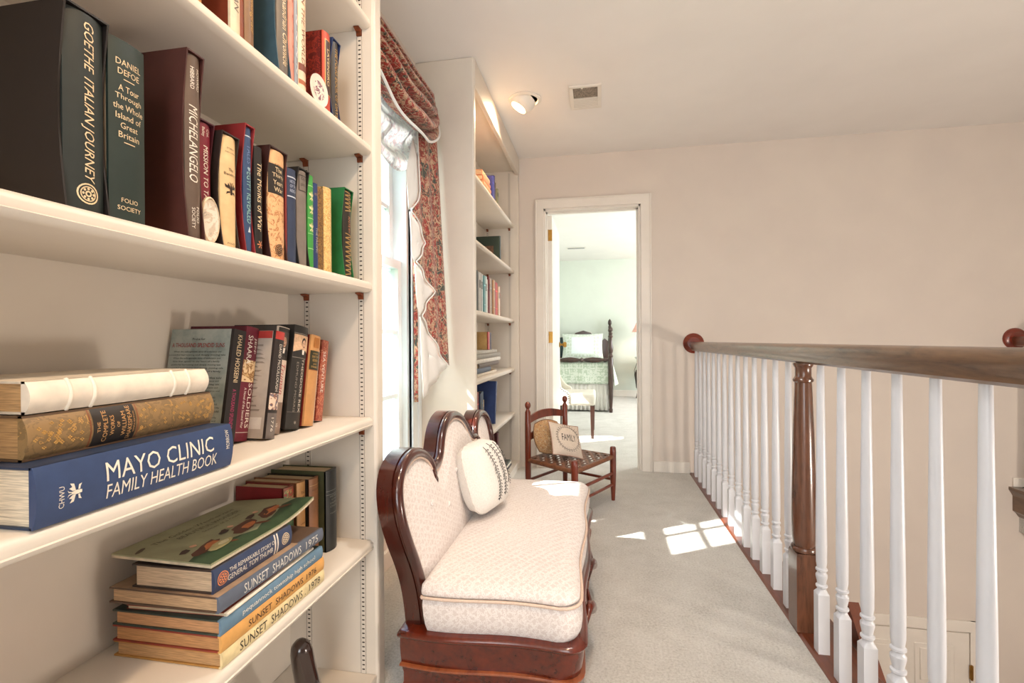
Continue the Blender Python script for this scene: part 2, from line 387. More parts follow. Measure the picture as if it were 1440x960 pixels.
# window ----------------------------------------------------------------
win = thing('window_1', 'tall white double hung window with small panes', None, (WX, (WY0 + WY1) / 2, WZ0), kind='structure')
fr = MB()
fr.box(WX - .16, WX, WY0 - .0, WY0 + .025, WZ0, WZ1).box(WX - .16, WX, WY1 - .025, WY1, WZ0, WZ1).box(WX - .16, WX, WY0, WY1, WZ1 - .03, WZ1).box(WX - .16, WX, WY0, WY1, WZ0, WZ0 + .03)
fr.build('jamb', M_SASH, win, world=True)
ca = MB()
for a, b_ in ((WY0 - .09, WY0 + .004), (WY1 - .004, WY1 + .09)):
    ca.box(WX, WX + .016, a, b_, WZ0 - .08, WZ1 + .08)
ca.box(WX, WX + .026, WY1 + .07, WY1 + .105, WZ0 - .08, WZ1 + .08).box(WX, WX + .022, WY1 - .004, WY1 + .012, WZ0 - .08, WZ1 + .08)
ca.box(WX, WX + .016, WY0 - .09, WY1 + .09, WZ1 - .004, WZ1 + .08)
ca.build('casing', M_SASH, win, world=True, bevel=.003, smooth=40)
box('sill', M_SASH, win, WX - .02, WX + .045, WY0 - .1, WY1 + .1, WZ0 - .03, WZ0, .006, True)
box('apron', M_SASH, win, WX, WX + .014, WY0 - .08, WY1 + .08, WZ0 - .1, WZ0 - .03, .003, True)
ZM = 1.37
def sash(xc, z0, z1):
    s = MB(); y0, y1 = WY0 + .025, WY1 - .025; w = .042
    s.box(xc - .018, xc + .018, y0, y0 + w, z0, z1).box(xc - .018, xc + .018, y1 - w, y1, z0, z1)
    s.box(xc - .018, xc + .018, y0 + w, y1 - w, z0, z0 + .045).box(xc - .018, xc + .018, y0 + w, y1 - w, z1 - .04, z1)
    root = s.build('sash', M_SASH, win, world=True)
    gy0, gy1, gz0, gz1 = y0 + w, y1 - w, z0 + .045, z1 - .04
    ys = [gy0 + (gy1 - gy0) * k / 3 for k in range(4)]; zs = [gz0 + (gz1 - gz0) * k / 3 for k in range(4)]
    for k in (1, 2):
        m = MB().box(xc - .011, xc + .011, ys[k] - .010, ys[k] + .010, gz0, gz1); m.v = [(p[0] - win.location.x, p[1] - win.location.y, p[2] - win.location.z) for p in m.v]; m.build('muntin', M_SASH, root)
        m = MB().box(xc - .0112, xc + .0112, gy0, gy1, zs[k] - .010, zs[k] + .010); m.v = [(p[0] - win.location.x, p[1] - win.location.y, p[2] - win.location.z) for p in m.v]; m.build('muntin', M_SASH, root)
    for i in range(3):
        for j in range(3):
            m = MB().box(xc - .002, xc + .002, ys[i] + (.01 if i else 0), ys[i+1] - (.01 if i < 2 else 0), zs[j] + (.01 if j else 0), zs[j+1] - (.01 if j < 2 else 0))
            m.v = [(p[0] - win.location.x, p[1] - win.location.y, p[2] - win.location.z) for p in m.v]; m.build('pane', M_GLASS, root)
sash(WX - .045, WZ0 + .03, ZM + .02); sash(WX - .088, ZM - .02, WZ1 - .03)

# bedroom door ------------------------------------------------------------
door = thing('door_1', 'white bedroom door standing open inward with brass hinges', None, (DX0, D, 0), kind='structure')
cas = MB()
for (a, b_) in ((DX0 - .062, DX0 + .004), (DX1 - .004, DX1 + .075)): cas.box(a, b_, D - .016, D, 0, DZ + .07)
cas.box(DX0 - .062, DX1 + .075, D - .0161, D, DZ - .004, DZ + .07)
cas.build('casing', M_TRIM, door, world=True, bevel=.004, smooth=40)
ca2 = MB()
for (a, b_) in ((DX0 - .062, DX0 - .05), (DX1 + .063, DX1 + .075)): ca2.box(a, b_, D - .022, D - .015, 0, DZ + .07)
ca2.box(DX0 - .05, DX1 + .063, D - .022, D - .015, DZ + .058, DZ + .07)
ca2.build('casing_bead', M_TRIM, door, world=True, bevel=.003, smooth=40)
jb = MB().box(DX0, DX0 + .018, D, D + .12, 0, DZ).box(DX1 - .018, DX1, D, D + .12, 0, DZ).box(DX0, DX1, D, D + .12, DZ - .018, DZ)
jb.box(DX1 - .03, DX1 - .018, D + .05, D + .085, 0, DZ - .018).box(DX0 + .018, DX0 + .028, D + .05, D + .08, 0, DZ - .018).box(DX0, DX1, D + .05, D + .085, DZ - .03, DZ - .018)
jb.build('jamb', M_TRIM, door, world=True)
LX = DX0 + .022
leaf = box('leaf', M_TRIM, door, LX, LX + .035, D + .125, D + .125 + .72, .012, DZ - .022, .002, True)
for z in (.25, 1.025, 1.85):
    h = MB().box(LX - .004, LX + .036, D + .118, D + .1245, z - .045, z + .045).lathe([(.006, -.046), (.006, .046)], (LX + .002, D + .116, z), 8)
    h.build('hinge', M_BRASS, door, world=True)
kn = MB().lathe([(.026, 0), (.026, .006), (.010, .012), (.010, .03), (.024, .042), (.028, .055), (.020, .068), (.001, .070)], (LX + .035, D + .78, .96), 14, 'x')
kn.build('door_knob', M_BRASS, door, world=True, smooth=40)

# lower closet door --------------------------------------------------------
d2 = thing('door_2', 'white panelled closet door low in the stairwell', None, (2.1, D, -3.0), kind='structure')
zt = -.925
c2 = MB().box(1.64, 1.71, D - .018, D, -3, zt).box(2.465, 2.53, D - .018, D, -3, zt).box(1.64, 2.53, D - .0181, D, zt - .075, zt)
c2.build('casing', M_TRIM, d2, world=True, bevel=.004, smooth=40)
box('leaf', M_TRIM, d2, 1.715, 2.46, D - .010, D, -2.99, zt - .085, 0, True)
for (a, b_) in ((1.80, 2.04), (2.13, 2.37)):
    for (z0, z1) in ((-1.38, -1.10), (-2.1, -1.46), (-2.9, -2.2)):
        p = MB().box(a, b_, D - .016, D - .0101, z0, z1).box(a + .03, b_ - .03, D - .022, D - .0161, z0 + .03, z1 - .03)
        p.build('panel', M_TRIM, d2, world=True, bevel=.003, smooth=40)
MB().box(2.455, 2.475, D - .026, D - .0182, -1.31, -1.22).lathe([(.007, -.05), (.007, .05)], (2.464, D - .027, -1.265), 8).build('hinge', M_BRASS, d2, world=True)

# ceiling fixtures ---------------------------------------------------------
vt = thing('ceiling_vent', 'square white ceiling air vent with a half open grey filter', 'vent', (-.072, 2.895, CH))
vf = MB()
for b_ in ((-.164, .02, 2.757, 2.777), (-.164, .02, 3.012, 3.034), (-.164, -.142, 2.777, 3.012), (-.002, .02, 2.777, 3.012)):
    vf.box(b_[0], b_[1], b_[2], b_[3], CH - .010, CH - .0005)
vf.build('frame', M_TRIM, vt, world=True, bevel=.002, smooth=40)
MB().box(-.142, -.002, 2.777, 2.90, CH - .004, CH - .0005).build('filter', plain('#8d8377', .9, var=.3, scale=120, bmp=.5, name='filter'), vt, world=True)
for k in range(7):
    y = 2.902 + k * .0158
    MB().box(-.142, -.002, y, y + .0125, CH - .008, CH - .0005).build('louver', M_TRIM, vt, world=True)
MB().lathe([(.006, -.014), (.006, -.006)], (-.09, 2.775, CH), 8).build('latch', M_TRIM, vt, world=True)

el = thing('eyeball_light', 'white recessed eyeball lamp glowing beside the far bookcase', 'ceiling light', (-.43, 2.86, CH))
MB().lathe([(.098, -.0005), (.098, -.006), (.080, -.012), (.076, -.004), (.076, -.0005)], (-.43, 2.86, CH), 28).build('trim_ring', M_TRIM, el, world=True, smooth=40)
aim = Vector((-.52, -.10, -.84)).normalized()
q = Vector((0, 0, -1)).rotation_difference(aim).to_matrix().to_4x4(); q.translation = Vector((-.43, 2.86, CH + .01))
eb = MB().lathe([(.074, .0), (.075, -.02), (.072, -.045), (.064, -.062), (.054, -.072), (.050, -.072), (.052, -.060), (.056, -.03)], (0, 0, 0), 28, cap=False).xf(q)
eb.build('eyeball', M_TRIM, el, world=True, smooth=50)
bl = MB().lathe([(.001, -.052), (.03, -.056), (.05, -.045), (.05, -.03)], (0, 0, 0), 20, cap=False).xf(q)
bl.build('bulb', emit('#ffd9a6', 11, 'lamp_bulb'), el, world=True, smooth=50)
el_l = light('eyeball_lamp_light', 'SPOT', tuple(Vector((-.43, 2.86, CH + .01)) + aim * .085), 30, (1, .74, .48), .03, aim=tuple(Vector((-.43, 2.86, CH)) + aim * 2), spot=R(140), blend=1)

# ================================================================== BOOKCASES
SHELF_Z = [1.912, 1.556, 1.169, .787, .44]
XF = -.62
def shelf_profile(xb, xf, zt, th=.031):
    zb = zt - th
    return [(xb, zb), (xf - .012, zb), (xf - .003, zb + .004), (xf, zb + .010), (xf - .0025, zb + .0115), (xf - .001, zb + .020), (xf - .003, zt - .005), (xf - .010, zt), (xb, zt)]
def bookcase(label, y0, y1, i0, i1, xs, std_x, detail, base_z=.06):
    """y0..y1 outer, i0..i1 inner"""
    root = thing('bookcase', label, 'bookcase', (XF - .15, (y0 + y1) / 2, 0), group='built in bookcases flanking the window')
    def panel(a, b_):
        pr = [(WX, a), (XF - .008, a), (XF - .002, a + .003), (XF, a + .009), (XF, b_ - .009), (XF - .002, b_ - .003), (XF - .008, b_), (WX, b_)]
        MB().prism(pr, 'z', 0, CH - .002).build('side_panel', M_CASE, root, world=True, fix=True)
    panel(y0, i0); panel(i1, y1)
    box('back_panel', M_CASE, root, WX, -.894, i0, i1, 0, CH - .005, 0, True)
    box('fascia', M_CASE, root, XF - .024, XF + .004, i0 - .03, i1 + .02, 2.297, CH - .003, .004, True)
    box('top_panel', M_CASE, root, -.894, XF - .024, i0, i1, 2.33, 2.35, 0, True)
    box('plinth', M_CASE, root, -.894, XF - .004, i0, i1, 0, base_z, .003, True)
    for z in SHELF_Z:
        MB().prism(shelf_profile(-.893, xs, z), 'y', i0 + .001, i1 - .001).build('shelf', M_CASE, root, world=True, smooth=50, fix=True)
    for side, yy, sg in (('far', i1, -1), ('near', i0, 1)):
        for sx in std_x:
            w = .0078
            s = MB().box(sx - w, sx + w, min(yy, yy + sg * .0016), max(yy, yy + sg * .0016), base_z, 2.33)
            so = s.build('shelf_standard', M_CASE, root, world=True)
            if side == 'far':
                sl = MB(); n = int((2.31 - base_z) / .0127); ya, yb = yy + sg * .0014, yy + sg * .0021
                for k in range(n):
                    z = base_z + .012 + k * .0127
                    if any(t - .05 < z < t for t in SHELF_Z): continue
                    sl.box(sx - .0036, sx + .0036, min(ya, yb), max(ya, yb), z - .0016, z + .0016)
                for e in (-w, w - .0006): sl.box(sx + e, sx + e + .0006, min(ya, yb), max(ya, yb), base_z, 2.32)
                l = root.location; sl.v = [(p[0] - l.x, p[1] - l.y, p[2] - l.z) for p in sl.v]
                slo = sl.build('slots', M_DARKSLOT, so); slo['kind'] = 'stuff'
            for z in SHELF_Z:
                zb = z - .031; c = MB()
                c.prism([(0, -.001), (0, -.019), (.004, -.019), (.006, -.008), (.020, -.004), (.020, -.001)], 'x', -.0075, .0075)
                c.v = [(sx + p[0], yy + sg * (.0018 + p[1]), zb + p[2]) for p in c.v]
                c.build('shelf_clip', M_COPPER, root, world=True, fix=True)
    return root
bookcase('white built-in bookcase beside the camera, shelves crowded with books', .18, 1.322, .205, 1.273, -.63, (-.663, -.832), True)
bookcase('white built-in bookcase beyond the window, standing against the end wall', 2.38, 3.788, 2.42, 3.742, -.655, (-.692, -.868), True)

# ================================================================== BOOKS
def bulge(y, t, k): return k * (1 - ((y - t / 2) / (t / 2)) ** 2)
def make_book(label, loc, t, h, w, cover, spine=None, style='hard', rot=(0, 0, 0), pages='#cdb592', texts=(), bands=(), group=None, k=None, cover_mat=None, spine_mat=None, back=None):
    """local frame: spine faces +x at x=0, thickness along y, height along z"""
    r = thing('book', label, 'book', loc, rot, group)
    cm = cover_mat or plain(cover, .5, var=.07, scale=35, bmp=.10, name='book_cover')
    sm = spine_mat or (plain(spine, .45, var=.06, scale=35, bmp=.10, name='book_spine') if spine else cm)
    if k is None: k = min(.007, t * .16)
    N = 16
    if style == 'slip':
        b = .0025
        for (a, e) in ((0, b), (t - b, t)):
            pts = [(-w, 0), (0, 0)] + [(-.011 * math.sin(math.pi * j / 8), h * j / 8) for j in range(1, 8)] + [(0, h), (-w, h)]
            MB().prism(pts, 'y', a, e).build('case_side', cm, r, fix=True)
        MB().box(-w, 0, b, t - b, 0, b).box(-w, 0, b, t - b, h - b, h).box(-w, -w + b, b, t - b, b, h - b).build('case_shell', cm, r)
        y0, y1, z0, z1, xo = b + .0004, t - b - .0004, b + .0005, h - b - .002, -.008
        tt = y1 - y0
        arc = [(xo + bulge(tt * j / N, tt, k), y0 + tt * j / N) for j in range(N + 1)]
        sp = [(-w * .9, y0)] + arc + [(-w * .9, y1), (-w * .9, y1 - .002), (xo - .004, y1 - .002), (xo - .004, y0 + .002), (-w * .9, y0 + .002)]
        sp_o = MB().prism(sp, 'z', z0, z1).build('spine', sm, r, smooth=30, fix=True)
        MB().box(-w * .88, xo - .0045, y0 + .002, y1 - .002, z0 + .003, z1 - .003).build('pages', pages_mat(pages), r)
        sx = lambda y: xo + bulge(min(max(y - y0, 0), tt), tt, k)
    else:
        b = .0028 if style == 'hard' else .0008
        arc = [(-k + bulge(t * j / N, t, k), t * j / N) for j in range(N + 1)]
        pin = -k - b
        if spine or spine_mat:
            cu = MB()
            for (a, e) in ((0, b), (t - b, t)): cu.box(-w, -.008, a, e, 0, h)
            if style == 'hard' and back is not None:
                bo = MB().box(-w, -.008, 0, b, 0, h).build('back_cover', back, r)
                MB().box(-w, -.008, t - b, t, 0, h).build('front_cover', cm, r)
            else: cu.build('cover', cm, r)
            sp = [(-.0079, 0)] + arc + [(-.0079, t), (-.0079, t - b), (pin, t - b), (pin, b), (-.0079, b)]
            if pin < -.0079: sp = [(pin - .002, 0)] + arc + [(pin - .002, t)]
            MB().prism(sp, 'z', 0, h).build('spine', sm, r, smooth=30, fix=True)
        else:
            sp = [(-w, 0)] + arc + [(-w, t), (-w, t - b), (pin, t - b), (pin, b), (-w, b)]
            MB().prism(sp, 'z', 0, h).build('cover', cm, r, smooth=30, fix=True)
        e = .003 if style == 'hard' else .0
        MB().box(-w + .003 + e, pin - .0002 if pin > -.0079 or not (spine or spine_mat) else pin - .0022, b + .0001, t - b - .0001, e + .0002, h - e - .0002).build('pages', pages_mat(pages), r)
        sx = lambda y: -k + bulge(min(max(y, 0), t), t, k)
    for (za, zb, hexc) in bands:      # raised or printed bands across the spine: real shallow relief
        mat = hexc if not isinstance(hexc, str) else plain(hexc, .45, var=.1, name='band')
        ya, yb = (.003, t - .003) if style == 'slip' else (0.0006, t - .0006)
        mb = MB(); ys = [ya + (yb - ya) * j / N for j in range(N + 1)]
        for j in range(N):
            p, q_ = ys[j], ys[j+1]
            mb.add([(sx(p) + .0004, p, za), (sx(q_) + .0004, q_, za), (sx(q_) + .0004, q_, zb), (sx(p) + .0004, p, zb)], [(0, 1, 2, 3)])
        o = mb.build('spine_band', mat, r)
    bycol = []
    for tx in texts:
        body, mode, zc, length, hh, colr = tx[:6]; yc = tx[6] if len(tx) > 6 else .5; sh = tx[7] if len(tx) > 7 else 0; bo = tx[8] if len(tx) > 8 else 0
        mb = MB(); bycol.append((colr, mb, mode)); Y = t * yc
        if mode == 'down': letters(mb, body, lambda a, c: (sx(Y + c) + .0007, Y + c, zc - a), length, hh, sh, 1, bo, 1, 6)
        elif mode == 'across': letters(mb, body, lambda a, c: (sx(Y + a) + .0007, Y + a, zc + c), length, hh, sh, 1, bo, 12, 1)
        elif mode == 'up': letters(mb, body, lambda a, c: (sx(Y - c) + .0007, Y - c, zc + a), length, hh, sh, 1, bo, 1, 6)
        elif mode == 'ring':
            n = 20; mb2 = mb
            for rr in ((1, .86), (.72, .62), (.3, .15)):
                vs = []
                for j in range(n):
                    a = 2 * math.pi * j / n
                    for q_ in rr: vs.append((sx(Y + length * q_ * math.cos(a)) + .0006, Y + length * q_ * math.cos(a), zc + hh * q_ * math.sin(a)))
                mb2.add(vs, [(2*j, 2*((j+1) % n), 2*((j+1) % n)+1, 2*j+1) for j in range(n)])
            for j in range(8):
                a = 2 * math.pi * j / 8
                mb2.ell((sx(Y) + .0004, Y + length * .48 * math.cos(a), zc + hh * .48 * math.sin(a)), (.0004, length * .13, hh * .13), 6, 4)
        elif mode == 'poly':     # body = list of normalised polygons (y,z) in -1..1
            for poly in body:
                pts = [(Y + a * length, zc + c * hh) for a, c in poly]
                pv, pf2 = slice2d(pts, [tuple(range(len(pts)))], 6, 1)
                mb.add([(sx(a) + .0007, a, c) for a, c in pv], pf2)
    for colr, mb, mode in bycol:
        mb.build('emblem' if mode in ('ring', 'poly') else 'lettering', plain(colr, .4, var=.05, name='ink'), r)
    return r
def std(label, sz, y0, y1, h, w, xf, cover, **kw):
    return make_book(label, (xf, y0, sz + .0006), y1 - y0, h, w, cover, **kw)

def zigzag(n, a=.8, wdt=.12):
    out = []
    for k in range(n):
        z0, z1 = -1 + 2 * k / n, -1 + 2 * (k + 1) / n; zm = (z0 + z1) / 2; w = .9 / n * .35
        out += [[(-a, z0), (a, zm - w * .2), (a, zm + w), (-a, z0 + w * 1.4)], [(a, zm), (-a, z1 - w * .2), (-a, z1 + w), (a, zm + w * 1.2)]]
    return out
EAGLE = [[(-.15,-.9),(.15,-.9),(.22,-.2),(.12,.4),(-.12,.4),(-.22,-.2)], [(-.2,-.1),(-.9,.1),(-1,.6),(-.6,.35),(-.5,.75),(-.2,.3)], [(.2,-.1),(.2,.3),(.5,.75),(.6,.35),(1,.6),(.9,.1)],
         [(-.12,.4),(-.02,.4),(-.1,.8),(-.38,.95),(-.2,.75)], [(.02,.4),(.12,.4),(.2,.75),(.38,.95),(.1,.8)], [(-.25,-.4),(-.7,-.5),(-.8,-.9),(-.5,-.7),(-.25,-.65)], [(.25,-.4),(.25,-.65),(.5,-.7),(.8,-.9),(.7,-.5)]]
CREAM = '#e2cba4'; GOLD = '#c9a25c'; PALE = '#e6ded0'
G_A, G_B, G_C, G_D = 'books on the top visible shelf', 'slipcased books on the second shelf', 'leaning books on the middle shelf', 'books on the lowest visible shelf'
zB = SHELF_Z[2]; zA = SHELF_Z[1]; zC = SHELF_Z[3]; zD = SHELF_Z[4]
X0 = -.652
# ---- second shelf (B)
std('tall black slipcased volume with italic cream title, leftmost of the slipcased row', zB, .4933, .5495, .262, .205, X0, '#1b1411', spine='#1f2725', style='slip', group=G_B,
    texts=[('GOETHE  ITALIAN JOURNEY', 'down', .143, .208, .0165, CREAM, .5, .25, .006), ('', 'ring', .0245, .0135, .0135, CREAM)] [0:1] + [(None, 'ring', .0245, .0135, .0135, CREAM)])
std('dark green book with cream lines of title stacked across its spine', zB, .5515, .6045, .2535, .19, X0 - .001, '#b8a084', spine='#1f2d28', group=G_B, k=.004,
    texts=[('DANIEL', 'across', .222, .036, .0085, CREAM), ('DEFOE', 'across', .209, .031, .0085, CREAM), ('-', 'across', .199, .016, .0012, CREAM), ('A Tour', 'across', .186, .030, .0085, CREAM), ('Through', 'across', .173, .038, .0095, CREAM), ('the Whole', 'across', .160, .043, .0085, CREAM), ('Island of', 'across', .147, .037, .0085, CREAM), ('Great', 'across', .134, .025, .0085, CREAM), ('Britain', 'across', .121, .030, .0085, CREAM), ('-', 'across', .111, .016, .0012, CREAM), ('FOLIO', 'across', .030, .024, .0062, CREAM), ('SOCIETY', 'across', .019, .034, .0062, CREAM)])
std('tallest maroon brown slipcase on the second shelf, grey brown spine', zB, .6714, .7066, .3045, .205, X0 + .004, '#45201a', spine='#5d4c40', style='slip', group=G_B,
    texts=[('MICHELANGELO', 'down', .155, .125, .0145, PALE, .42, .25, .004), ('HOWARD', 'down', .262, .036, .0062, PALE, .66), ('HIBBARD', 'down', .262, .036, .0062, PALE, .36), ('FOLIO', 'down', .040, .026, .0062, PALE, .62), ('SOCIETY', 'down', .034, .034, .0055, PALE, .38)])
std('burgundy slipcased book with white slanting title behind the small oval plaque', zB, .7085, .746, .212, .16, X0 - .012, '#43121c', spine='#751a2b', style='slip', group=G_B,
    texts=[('MISSION TO TASHKENT', 'down', .098, .142, .0095, PALE, .5, .15, .01), ('Col.', 'down', .192, .014, .006, PALE, .62), ('Bailey', 'down', .192, .016, .006, PALE, .36)])
std('cream spined book with black double eagle in a dark slipcase', zB, .751, .7935, .2065, .16, X0 - .002, '#2b1f1a', spine='#dcbb8a', style='slip', group=G_B,
    texts=[('The', 'across', .142, .011, .006, '#4a3524', .5), ('Banditry', 'across', .133, .026, .0065, '#4a3524', .5), (EAGLE, 'poly', .108, .0125, .0125, '#33241c'), ('FITZROY', 'across', .180, .016, .003, '#4a3524'), ('MACLEAN', 'across', .173, .022, .0022, '#4a3524'), ('FOLIO', 'across', .009, .016, .003, '#4a3524')])
std('blue spined book in a bright red slipcase with pale teal capitals', zB, .8105, .8372, .2455, .165, X0 - .004, '#862426', spine='#31476b', style='slip', group=G_B,
    texts=[('EGYPT REVEALED', 'down', .107, .098, .0105, '#8fb8ae', .5, 0, .01), ('TALES', 'down', .190, .036, .009, '#6d7fa4', .5), ([[(-.8,.2),(0,-1),(.8,.2),(.5,.8),(0,.5),(-.5,.8)]], 'poly', .162, .005, .005, '#9fb7c0'), ([[(-.7,-1),(.7,-1),(0,1)]], 'poly', .047, .005, .006, '#c8cfd4')],
    bands=[(.2235, .2255, '#c2cbd2')])
std('slim black book with cream blackletter title down its spine', zB, .838, .8595, .2135, .16, X0 - .004, '#17120f', group=G_B,
    texts=[('The Monks of War', 'down', .115, .135, .012, CREAM, .5, .1, .01), ('*', 'down', .022, .014, .014, '#d88a5c', .5)])
M_ENGR = print_mat([(0, '#d9ac7c'), (.52, '#c48a58'), (.56, '#8a5230'), (.60, '#cf9a68')], 60, 'engraving', 1.5)
std('tan engraved spine with black title panel in a dark maroon slipcase', zB, .8745, .9305, .2295, .165, X0, '#33150f', style='slip', spine='#d0a074', spine_mat=M_ENGR, group=G_B,
    bands=[(.135, .196, '#211a14'), (.198, .224, '#dcae7e')],
    texts=[('The', 'across', .186, .020, .0095, CREAM), ('Thirty', 'across', .173, .034, .0105, CREAM), ('Years', 'across', .1595, .030, .0095, CREAM), ('War', 'across', .1455, .026, .0095, CREAM), (None, 'ring', .021, .0115, .012, '#33241c')])
std('very thin dark red booklet wedged on the second shelf', zB, .9312, .9365, .214, .15, X0 - .006, '#7a2a26', style='paper', group=G_B)
std('navy book with four silver bars near the top of its spine', zB, .9372, .9675, .2055, .155, X0 - .002, '#2d3750', group=G_B,
    bands=[(.186, .1885, '#c3c9d2'), (.144, .1465, '#c3c9d2')], texts=[('HISTORY', 'across', .178, .019, .0065, '#aeb6c6'), ('OF THE', 'across', .168, .019, .0065, '#aeb6c6'), ('REIGN', 'across', .158, .019, .0065, '#aeb6c6')])
std('grey spined book with small framed label in a black slipcase', zB, .9685, 1.0103, .2185, .155, X0, '#1c1815', spine='#776d64', style='slip', group=G_B,
    texts=[([[(-1,-1),(1,-1),(1,-.9),(-1,-.9)], [(-1,.9),(1,.9),(1,1),(-1,1)], [(-1,-1),(-.9,-1),(-.9,1),(-1,1)], [(.9,-1),(1,-1),(1,1),(.9,1)]], 'poly', .186, .014, .018, '#2f2a26'), ('OLD', 'across', .196, .018, .006, '#2f2a26'), ('LONDON', 'across', .183, .019, .006, '#2f2a26')])
std('bright grass green book with small cream figures on its spine', zB, 1.011, 1.0327, .2155, .15, X0 - .003, '#3c9440', group=G_B,
    bands=[(.19, .192, '#9fc98c'), (.115, .117, '#9fc98c'), (.045, .047, '#9fc98c'), (.08, .0812, '#9fc98c')],
    texts=[(EAGLE, 'poly', .168, .008, .012, '#d9d6a0'), (EAGLE, 'poly', .137, .008, .012, '#d9d6a0'), (EAGLE, 'poly', .096, .008, .012, '#d9d6a0')])
std('thin royal blue book next to the bright green one', zB, 1.0333, 1.0526, .204, .15, X0 - .004, '#233463', group=G_B, texts=[('VOYAGES', 'across', .178, .013, .006, '#b98a6a'), ('THE PACIFIC', 'down', .07, .06, .006, '#c8b9a0')])
M_BRPAT = print_mat([(0, '#5c4022'), (.48, '#8a6634'), (.56, '#4a3018'), (.6, '#7b5a2e')], 130, 'brown_marble', 1.0)
M_GDPAT = print_mat([(0, '#d6b778'), (.5, '#b98c48'), (.57, '#e2c893'), (.62, '#a5783c')], 110, 'gold_marble', 1.0)
std('brown marbled book with no visible title on the second shelf', zB, 1.0531, 1.077, .2005, .15, X0 - .004, '#6f4e28', spine_mat=M_BRPAT, spine='#6f4e28', group=G_B)
std('pale gold patterned book left of the green slipcase', zB, 1.0777, 1.1126, .209, .15, X0 - .002, '#cfac68', spine_mat=M_GDPAT, spine='#cfac68', group=G_B)
std('emerald green slipcase with black spine of gold zigzags, last on its shelf', zB, 1.172, 1.2195, .2365, .17, X0 - .004, '#1f6b38', spine='#262019', style='slip', group=G_B,
    texts=[(zigzag(9), 'poly', .062, .018, .055, '#a8864e'), (zigzag(5), 'poly', .202, .018, .026, '#a8864e'), ('ANTE', 'down', .15, .03, .009, '#b97a52', .5), ('BY', 'down', .126, .012, .007, '#b97a52', .5)])
# oval plaque
pq = thing('plaque', 'small oval cream plaque leaning beside the burgundy book', 'plaque', (-.660, .7285, zB + .001))
MB().lathe([(.0, -.002), (1, -.002), (1.0, .0015), (.93, .0035), (.9, .0015), (0, .0012)], (0, 0, 0), 28, 'x').xf(Matrix.Diagonal((1, .0198, .0405, 1))).xf(Matrix.Translation((0, 0, .0405))).build('rim', plain('#d9c2a4', .35, var=.05, name='porcelain'), pq, smooth=40)
MB().lathe([(.0, .0016), (.88, .0018)], (0, 0, 0), 24, 'x', cap=False).xf(Matrix.Diagonal((1, .0198, .0405, 1))).xf(Matrix.Translation((0, 0, .0405))).build('picture', print_mat([(0, '#ded4c4'), (.5, '#c9b9a4'), (.58, '#a79c92'), (.62, '#e3dccf')], 45, 'plaque_print', .8), pq)

# ---- top visible shelf (A)
std('tan book at the left edge of the top visible shelf', zA, .688, .709, .235, .16, X0, '#bd8a4c', group=G_A)
std('red brown book with cream lettered spine on the top visible shelf', zA, .7735, .797, .25, .19, X0, '#74301c', spine='#dccfb4', group=G_A, k=.003,
    texts=[('THE WILL OF MAN', 'down', .13, .16, .011, '#5e4a3a', .5, .2)])
std('narrow rust brown book squeezed on the top visible shelf', zA, .7975, .8092, .235, .17, X0 - .003, '#833f22', group=G_A)
std('grey brown book with slanted gold title on the top visible shelf', zA, .8098, .8345, .24, .17, X0, '#8b7868', spine='#7d5c3e', group=G_A, texts=[('Leningrad', 'down', .075, .08, .011, GOLD, .6, .3)])
std('worn slate blue slipcase with grey lettered spine on the top visible shelf', zA, .900, .9418, .27, .20, X0 + .004, '#36515f', spine='#655d55', style='slip', group=G_A,
    texts=[('The Alexandrian Chronicle', 'down', .12, .19, .014, CREAM, .5, .3)])
std('thin salmon pink book on the top visible shelf', zA, .9424, .9618, .25, .16, X0 - .002, '#d98d7c', group=G_A, texts=[('. . . . .', 'down', .12, .14, .002, '#8a4a40', .6)])
std('thin pale blue grey book beside the salmon one', zA, .9624, .9744, .25, .16, X0 - .002, '#8f98a3', group=G_A, texts=[('~ ~ ~ ~', 'down', .1, .13, .006, '#c9ced4', .5)])
std('cream book with brown slanted capitals, next to the thin pale blue one', zA, .975, 1.0035, .262, .17, X0 + .001, '#e3ccb0', group=G_A,
    texts=[('ON THE WORLD', 'down', .15, .17, .011, '#7d5238', .45, .2)], bands=[(.02, .03, '#a8623c'), (.05, .066, '#7a3d28')])
M_MARB = print_mat([(0, '#5e1512'), (.47, '#8c2a1f'), (.55, '#4c100e'), (.6, '#7a2019')], 55, 'red_marble', 1.2)
std('red marbled book with orange spine and framed title panel', zA, 1.0745, 1.107, .2005, .16, X0, '#7a2019', cover_mat=M_MARB, spine='#b8452f', group=G_A,
    texts=[([[(-1,-1),(1,-1),(1,1),(-1,1)]], 'poly', .115, .010, .066, '#3a1f18'), ([[(-1,-1),(-.8,-1),(-.8,1),(-1,1)], [(.8,-1),(1,-1),(1,1),(.8,1)], [(-1,-1),(1,-1),(1,-.97),(-1,-.97)], [(-1,.97),(1,.97),(1,1),(-1,1)]], 'poly', .115, .0115, .068, GOLD), ('LAVENGRO', 'down', .1155, .09, .0085, '#e6cf9c', .5, 0, .01)])
std('navy and black book with gold capitals, last on the top visible shelf', zA, 1.1135, 1.151, .2065, .165, X0, '#22325c', spine='#2d2721', style='slip', group=G_A,
    texts=[('THE FOLIO BOOK OF DAYS', 'down', .1, .175, .012, '#b8935a', .5, 0, .005)])
pl = thing('plate', 'small white decorated plate leaning in front of the red marbled book', 'plate', (-.649, 1.044, zA + .001))
MB().lathe([(.0, -.002), (.03, -.002), (.036, .001), (.036, .003), (.028, .001), (0, .0008)], (0, 0, 0), 28, 'x').xf(Matrix.Translation((0, 0, .036))).build('dish', plain('#e4dbd0', .3, var=.04, name='porcelain'), pl, smooth=40)
